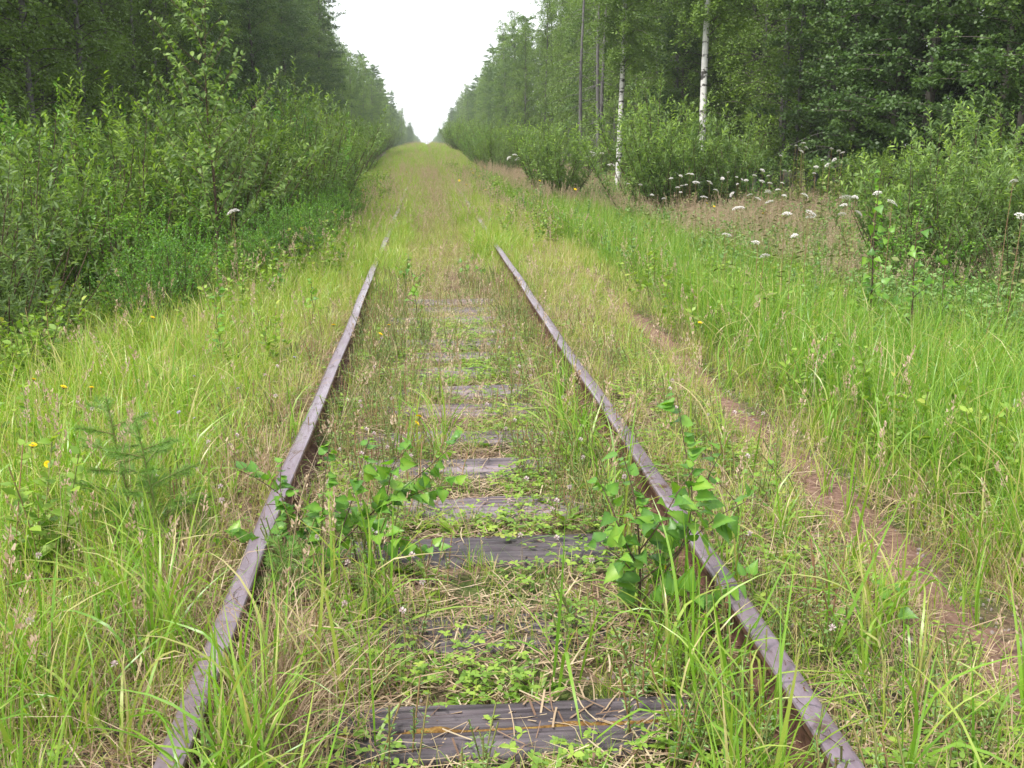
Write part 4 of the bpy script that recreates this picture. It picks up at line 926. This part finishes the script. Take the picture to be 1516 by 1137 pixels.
# young spruce in the left grass
def spruce_seedling(name, loc, H, seed, label, group=None):
    r = np.random.default_rng(seed); e = empty(name, loc); w = Acc(); nd = Acc(); s = np.linspace(0, 1, 5)
    TP = np.stack([-.12*H*s, .0*s, H*s], -1); tube(w, TP, np.linspace(.006, .002, 5), 5, .5, 0, False)
    br = [(TP[0]*0, TP[-1])]
    for k in range(15):
        t = .2+.72*k/15; p = np.array([np.interp(t, s, TP[:, q]) for q in range(3)]); A = k*2.4; l = H*(.48-.32*t)*(.7+.5*r.random())
        q = p+np.array([math.cos(A)*l, math.sin(A)*l, .35*l]); tube(w, np.stack([p, (p+q)/2+[0, 0, .005], q]), [.003, .002, .001], 3, .5, 0, False); br.append((p, q))
        for sgn in (-1, 1):
            m_ = p+(q-p)*.5; B = A+sgn*.8; q2 = m_+np.array([math.cos(B), math.sin(B), .2])*l*.4; br.append((m_, q2)); tube(w, np.stack([m_, q2]), [.0015, .001], 3, .5, 0, False)
    for p, q in br:
        l = np.linalg.norm(q-p); n = int(l/.0007); u = r.random(n)**.8; P = p+(q-p)*u[:, None]; d = nrm(q-p)
        D = d*.8+nrm(np.cross(d, r.normal(size=(n, 3))))*.8
        place(nd, NEEDLE, P, D, r.normal(size=(n, 3)), .022+.012*r.random(n), r.random(n))
    add_obj('stem', w.mesh('stem', STEM), e); tag(add_obj('needles', nd.mesh('needles', PINEL), e), kind='stuff')
    return tag(e, label, 'sapling', group)
spruce_seedling('spruce_seedling', (-1.2, 3.78, -.04), .6, 3, 'young feathery spruce standing in the grass left of the left rail')
spruce_seedling('spruce_seedling', (-1.36, 3.98, -.05), .66, 4, 'second young spruce leaning beside the feathery one in the left grass')
spruce_seedling('spruce_seedling', (-.66, 3.3, -.03), .3, 6, 'tiny spruce seedling against the inside of the left rail')

# ------------------------------------------------------------------ flowers
def umbel_mesh(seed, R=.075, mat=WHITEF):
    r = np.random.default_rng(seed); a = Acc(); n = 22
    for q in range(n):
        rr = R*math.sqrt((q+.5)/n); A = q*2.4; c = np.array([rr*math.cos(A), rr*math.sin(A), .04+.035*(1-(rr/R)**2)+r.normal(0, .003)])
        tube(a, np.stack([[0, 0, -.01], c*[.6, .6, .55], c]), .0008, 3, .5, 1, False)
        k = 14; ang = r.random(k)*2*PI; q2 = .015*np.sqrt(r.random(k)); P = c+np.stack([q2*np.cos(ang), q2*np.sin(ang), .012*(1-(q2/.015)**2)], -1)
        D = np.stack([np.cos(ang), np.sin(ang), .15+0*ang], -1)
        place(a, (np.array([[-.5, -.5, 0], [.5, -.5, 0], [.6, .5, .1], [-.6, .5, .1]]), [np.array([[0, 1, 2, 3]])]), P, D, np.tile([0, 0, 1.0], (k, 1))+r.normal(0, .5, (k, 3)), .009, r.random(k), 0)
    return a.mesh('flower_head', [mat, STEM])
UM_ = [umbel_mesh(i, .065+.012*i) for i in range(3)]
def stem_mesh(seed, h, r0=.004, leaves=3):
    r = np.random.default_rng(seed); a = Acc(); s = np.linspace(0, 1, 5)
    tube(a, np.stack([.03*np.sin(s*3), .02*s, h*(s-1)], -1), np.linspace(r0, r0*.6, 5), 4, .9, 0, False)
    n = int(h*16); t = .15+.6*r.random(n); A = r.random(n)*6.28
    place(a, OVAL, np.stack([.03*np.sin(t*3)+.05*np.cos(A), .02*t+.05*np.sin(A), h*(t-1)], -1), np.stack([np.cos(A), np.sin(A), .3*r.normal(size=n)], -1), np.tile([0, 0, 1.0], (n, 1))+r.normal(0, .3, (n, 3)), .05+.05*r.random(n), .3*r.random(n)) if leaves else None
    return a.mesh('stem', STEM)
STM = {h: stem_mesh(int(h*10), h, .004, h > .6) for h in (.5, .9, 1.3, 1.7, 2.1)}
UM = [(2.97,8.5,0.79),(3.60,10.5,0.82),(3.84,10.5,0.83),(4.04,11,0.75),(4.56,14,0.89),(5.08,14,0.84),(5.15,15,0.78),(3.67,12.5,0.76),(4.44,11,0.96),(4.53,11,0.97),(4.63,11.5,0.85),(4.41,11,0.79),(4.66,11.2,0.79),(4.57,10.5,1.04),(4.48,10,0.97),(4.03,18,0.58),(4.03,19,0.60),(4.36,23,0.65),(4.43,22,0.65),(4.76,20,0.68),(4.60,14,0.74),(7.15,21,1.29),(7.83,22,1.49),(7.99,22,1.53),(8.09,22.5,1.43),(8.04,22,1.44),(7.57,21,1.37),(8.22,21,1.42),(8.39,21,1.38),(8.48,21,1.34),(7.67,20,1.22),(7.52,19,1.24),(7.39,19,1.14),(6.77,18,1.12),(6.74,18,1.02),(6.90,20,1.01),(7.02,20,1.01),(7.25,25,1.08),(7.63,25,1.08),(5.81,17,0.89),(2.65,8.3,0.64),(2.95,9.5,0.64),(5.21,33,1.08),(5.15,34,1.02),(5.60,36,1.15),(5.60,34,1.13),(4.73,33,0.91),(5.89,34,1.26),(3.05,40,0.92),(3.41,42,0.99),(3.39,40,0.87),(5.17,9,1.22),(4.66,8,0.97),(-2.27,11.5,0.84),(-2.32,11.6,0.80),(5.21,30,0.85),(2.81,10,0.66)]
ru = np.random.default_rng(91)
for _ in range(34):
    yy = ru.uniform(14, 27); xx = ru.uniform(.18*yy+.8, .34*yy); UM.append((xx, yy, float(tz(xx, yy))+1.15+.35*ru.random()))
for q, (x, y, z) in enumerate(UM):
    e = empty('umbel_flower', (x, y, z), rng.random()*6, 1.0)
    hh = z-float(tz(x, y)); hs_ = min((.5, .9, 1.3, 1.7, 2.1), key=lambda h: abs(h-hh)); 
    st = add_obj('stem', STM[hs_], e); st.scale = (1, 1, hh/hs_)
    f = add_obj('flower_head', UM_[q % 3], e); f.scale = (.42+.3*rng.random(),)*3; f.rotation_euler = (rng.normal(0, .3), rng.normal(0, .3), 0); f.location = (0, 0, -.005)
    if x < 0: lab, gp = 'pinkish white umbel flower in front of the left thicket', 'umbels by the left thicket'
    elif y > 28: lab, gp = 'small white umbel flower at the foot of the distant right-hand bushes', 'umbels by the distant bushes'
    elif x > 6.5: lab, gp = 'white umbel flower against the undergrowth of the right-hand forest', 'umbels by the right-hand forest'
    elif q == 0: lab, gp = 'white umbel on a dark stem nearest the tall grass, lower than the rest', None
    elif x > 4.3 and y < 12 : lab, gp = 'large white umbel flower in the cluster beside the aspen saplings', 'umbels beside the aspen saplings'
    else: lab, gp = 'white umbel flower standing in the reddish brown meadow grass', 'umbels in the meadow'
    if y > 28: f.scale = (1.4,)*3
    tag(e, lab, 'flower', gp)
# low yarrow between the rails
e = empty('yarrow_flower', (-.37, 3.72, .10)); f = add_obj('flower_head', umbel_mesh(9, .035), e); f.location = (0, 0, -.03); st = add_obj('stem', STM[.5], e); st.scale = (.6, .6, .3); st.location = (0, 0, -.02)
tag(e, 'flat white yarrow head in front of the broad brown sleeper', 'flower')
def daisy_mesh(seed, R, mat, n=16):
    r = np.random.default_rng(seed); a = Acc()
    for lay in range(2):
        A = np.arange(n)*2*PI/n+lay*.2; el = .15+.4*lay; D = np.stack([np.cos(A)*math.cos(el), np.sin(A)*math.cos(el), np.full(n, math.sin(el))], -1)
        place(a, (np.array([[-.12, .1, 0], [.12, .1, 0], [.16, 1, 0], [-.16, 1, 0]]), [np.array([[0, 1, 2, 3]])]), np.zeros((n, 3)), D, np.tile([0, 0, 1.0], (n, 1)), R*(1-.3*lay), r.random(n))
    tube(a, np.array([[0, 0, -.012], [0, 0, -.004], [0, 0, .002]]), [.002, .006, .004], 6, .5, 1)
    return a.mesh('flower_head', [mat, STEM])
YD = daisy_mesh(1, .014, YELF); LD_ = daisy_mesh(2, .011, LILACF, 7)
YE = [(-1.84,4.24,0.35),(-1.74,4.12,0.30),(-2.07,5.30,0.35),(-1.92,5.27,0.35),(-2.29,5.49,0.35),(-2.76,14.57,0.20),(-2.69,10.92,0.20),(-0.87,7.43,0.28),(-0.51,7.04,0.28),(-0.47,7.56,0.25),(-0.23,5.04,0.22),(-0.24,4.98,0.20),(1.81,7.19,0.30),(-1.98,18.30,0.35),(-1.69,17.63,0.35),(1.46,36.66,0.50),(1.65,42.01,0.50),(2.35,44.76,0.5),(4.9,18.34,0.50),(5.06,15.65,0.50),(0.80,31.04,0.45),(4.1,33.17,0.50),(5.0,18.20,0.45),(-2.25,7.76,0.30),(1.54,33.58,0.5),(.9,28,.45),(1.3,26,.4),(-1.7,25,.45),(-1.5,30,.5),(3.3,24,.5),(-1.9,22,.45),(2.9,28,.55),(-.9,38,.5)]
for q, (x, y, z) in enumerate(YE):
    k = 1.25 if y < 9 else (1.7 if y < 20 else 2.6)
    e = empty('yellow_flower', (x, y, z), rng.random()*6); f = add_obj('flower_head', YD, e); f.rotation_euler = (rng.normal(-.3, .3), rng.normal(0, .3), 0); f.scale = (k,)*3
    hh = z-float(tz(x, y)); st = add_obj('stem', STM[.5], e); st.scale = (.4, .4, hh/.5); st.location = (0, 0, -.008)
    tag(e, 'small yellow daisy-like flower in the grass %s' % ('left of the rails' if x < -.85 else 'between the rails' if x < .85 else 'right of the rails'), 'flower', 'yellow flowers %s' % ('left of the rails' if x < -.85 else 'between the rails' if x < .85 else 'right of the rails'))
for q, (x, y, z) in enumerate(((-1.45, 5.5, .35), (-1.2, 5.4, .3), (-1.3, 4.8, .3), (-1.42, 5.0, .28), (-1.55, 4.9, .3), (-1.0, 6.2, .3))):
    e = empty('lilac_flower', (x, y, z)); f = add_obj('flower_head', LD_, e); f.rotation_euler = (-.5, .2, q); st = add_obj('stem', STM[.5], e); st.scale = (.3, .3, (z+.04)/.5); st.location = (0, 0, -.008)
    tag(e, 'tiny lilac bellflower in the grass left of the left rail', 'flower', 'lilac bellflowers')
# faded clover heads
def clover_mesh(seed):
    r = np.random.default_rng(seed); a = Acc(); n = 34; D = nrm(r.normal(size=(n, 3))+np.array([0, 0, .5]))
    place(a, (np.array([[-.18, 0, 0], [.18, 0, 0], [.1, 1, 0], [-.1, 1, 0]]), [np.array([[0, 1, 2, 3]])]), D*.003, D, r.normal(size=(n, 3)), .009, r.random(n)); return a.mesh('flower_head', PINKF)
CM = [clover_mesh(i) for i in range(3)]
r = np.random.default_rng(8)
spots = [(r.uniform(-.68, -.2), r.uniform(2.6, 7.5)) for _ in range(34)]+[(r.uniform(.15, .7), r.uniform(3.2, 8)) for _ in range(40)]+[(r.uniform(-2.2, -.95), r.uniform(2.4, 6.5)) for _ in range(26)]+[(r.uniform(.95, 1.5), r.uniform(2.4, 6)) for _ in range(10)]
for q, (x, y) in enumerate(spots):
    z = (.07+.14*r.random()) if abs(x) < .8 else (.14+.18*r.random())
    e = empty('clover_flower', (x, y, z)); add_obj('flower_head', CM[q % 3], e); st = add_obj('stem', STM[.5], e); st.scale = (.25, .25, (z+.04)/.5)
    w = 'between the rails' if abs(x) < .8 else 'beside the rails'
    tag(e, 'faded pinkish clover head on a thin stalk ' + w, 'flower', 'faded clover heads ' + w)

# ------------------------------------------------------------------ damp summer air
m, nt, out = new_mat('pale_haze'); pv = nt.nodes.new('ShaderNodeVolumePrincipled')
pv.inputs['Color'].default_value = (.93, .96, 1, 1); pv.inputs['Density'].default_value = .0006; pv.inputs['Anisotropy'].default_value = .2
nt.links.new(pv.outputs[0], out.inputs['Volume'])
import itertools
a = Acc(); Vh = np.array(list(itertools.product((-1800, 1800), (-400, 4200), (-4, 26))), float)
a.add(Vh, np.array([[0, 1, 3, 2], [4, 6, 7, 5], [0, 4, 5, 1], [2, 3, 7, 6], [0, 2, 6, 4], [1, 5, 7, 3]]))
tag(add_obj('haze', a.mesh('haze', m, False)), 'pale damp haze hanging between the forest walls', None, None, 'stuff')
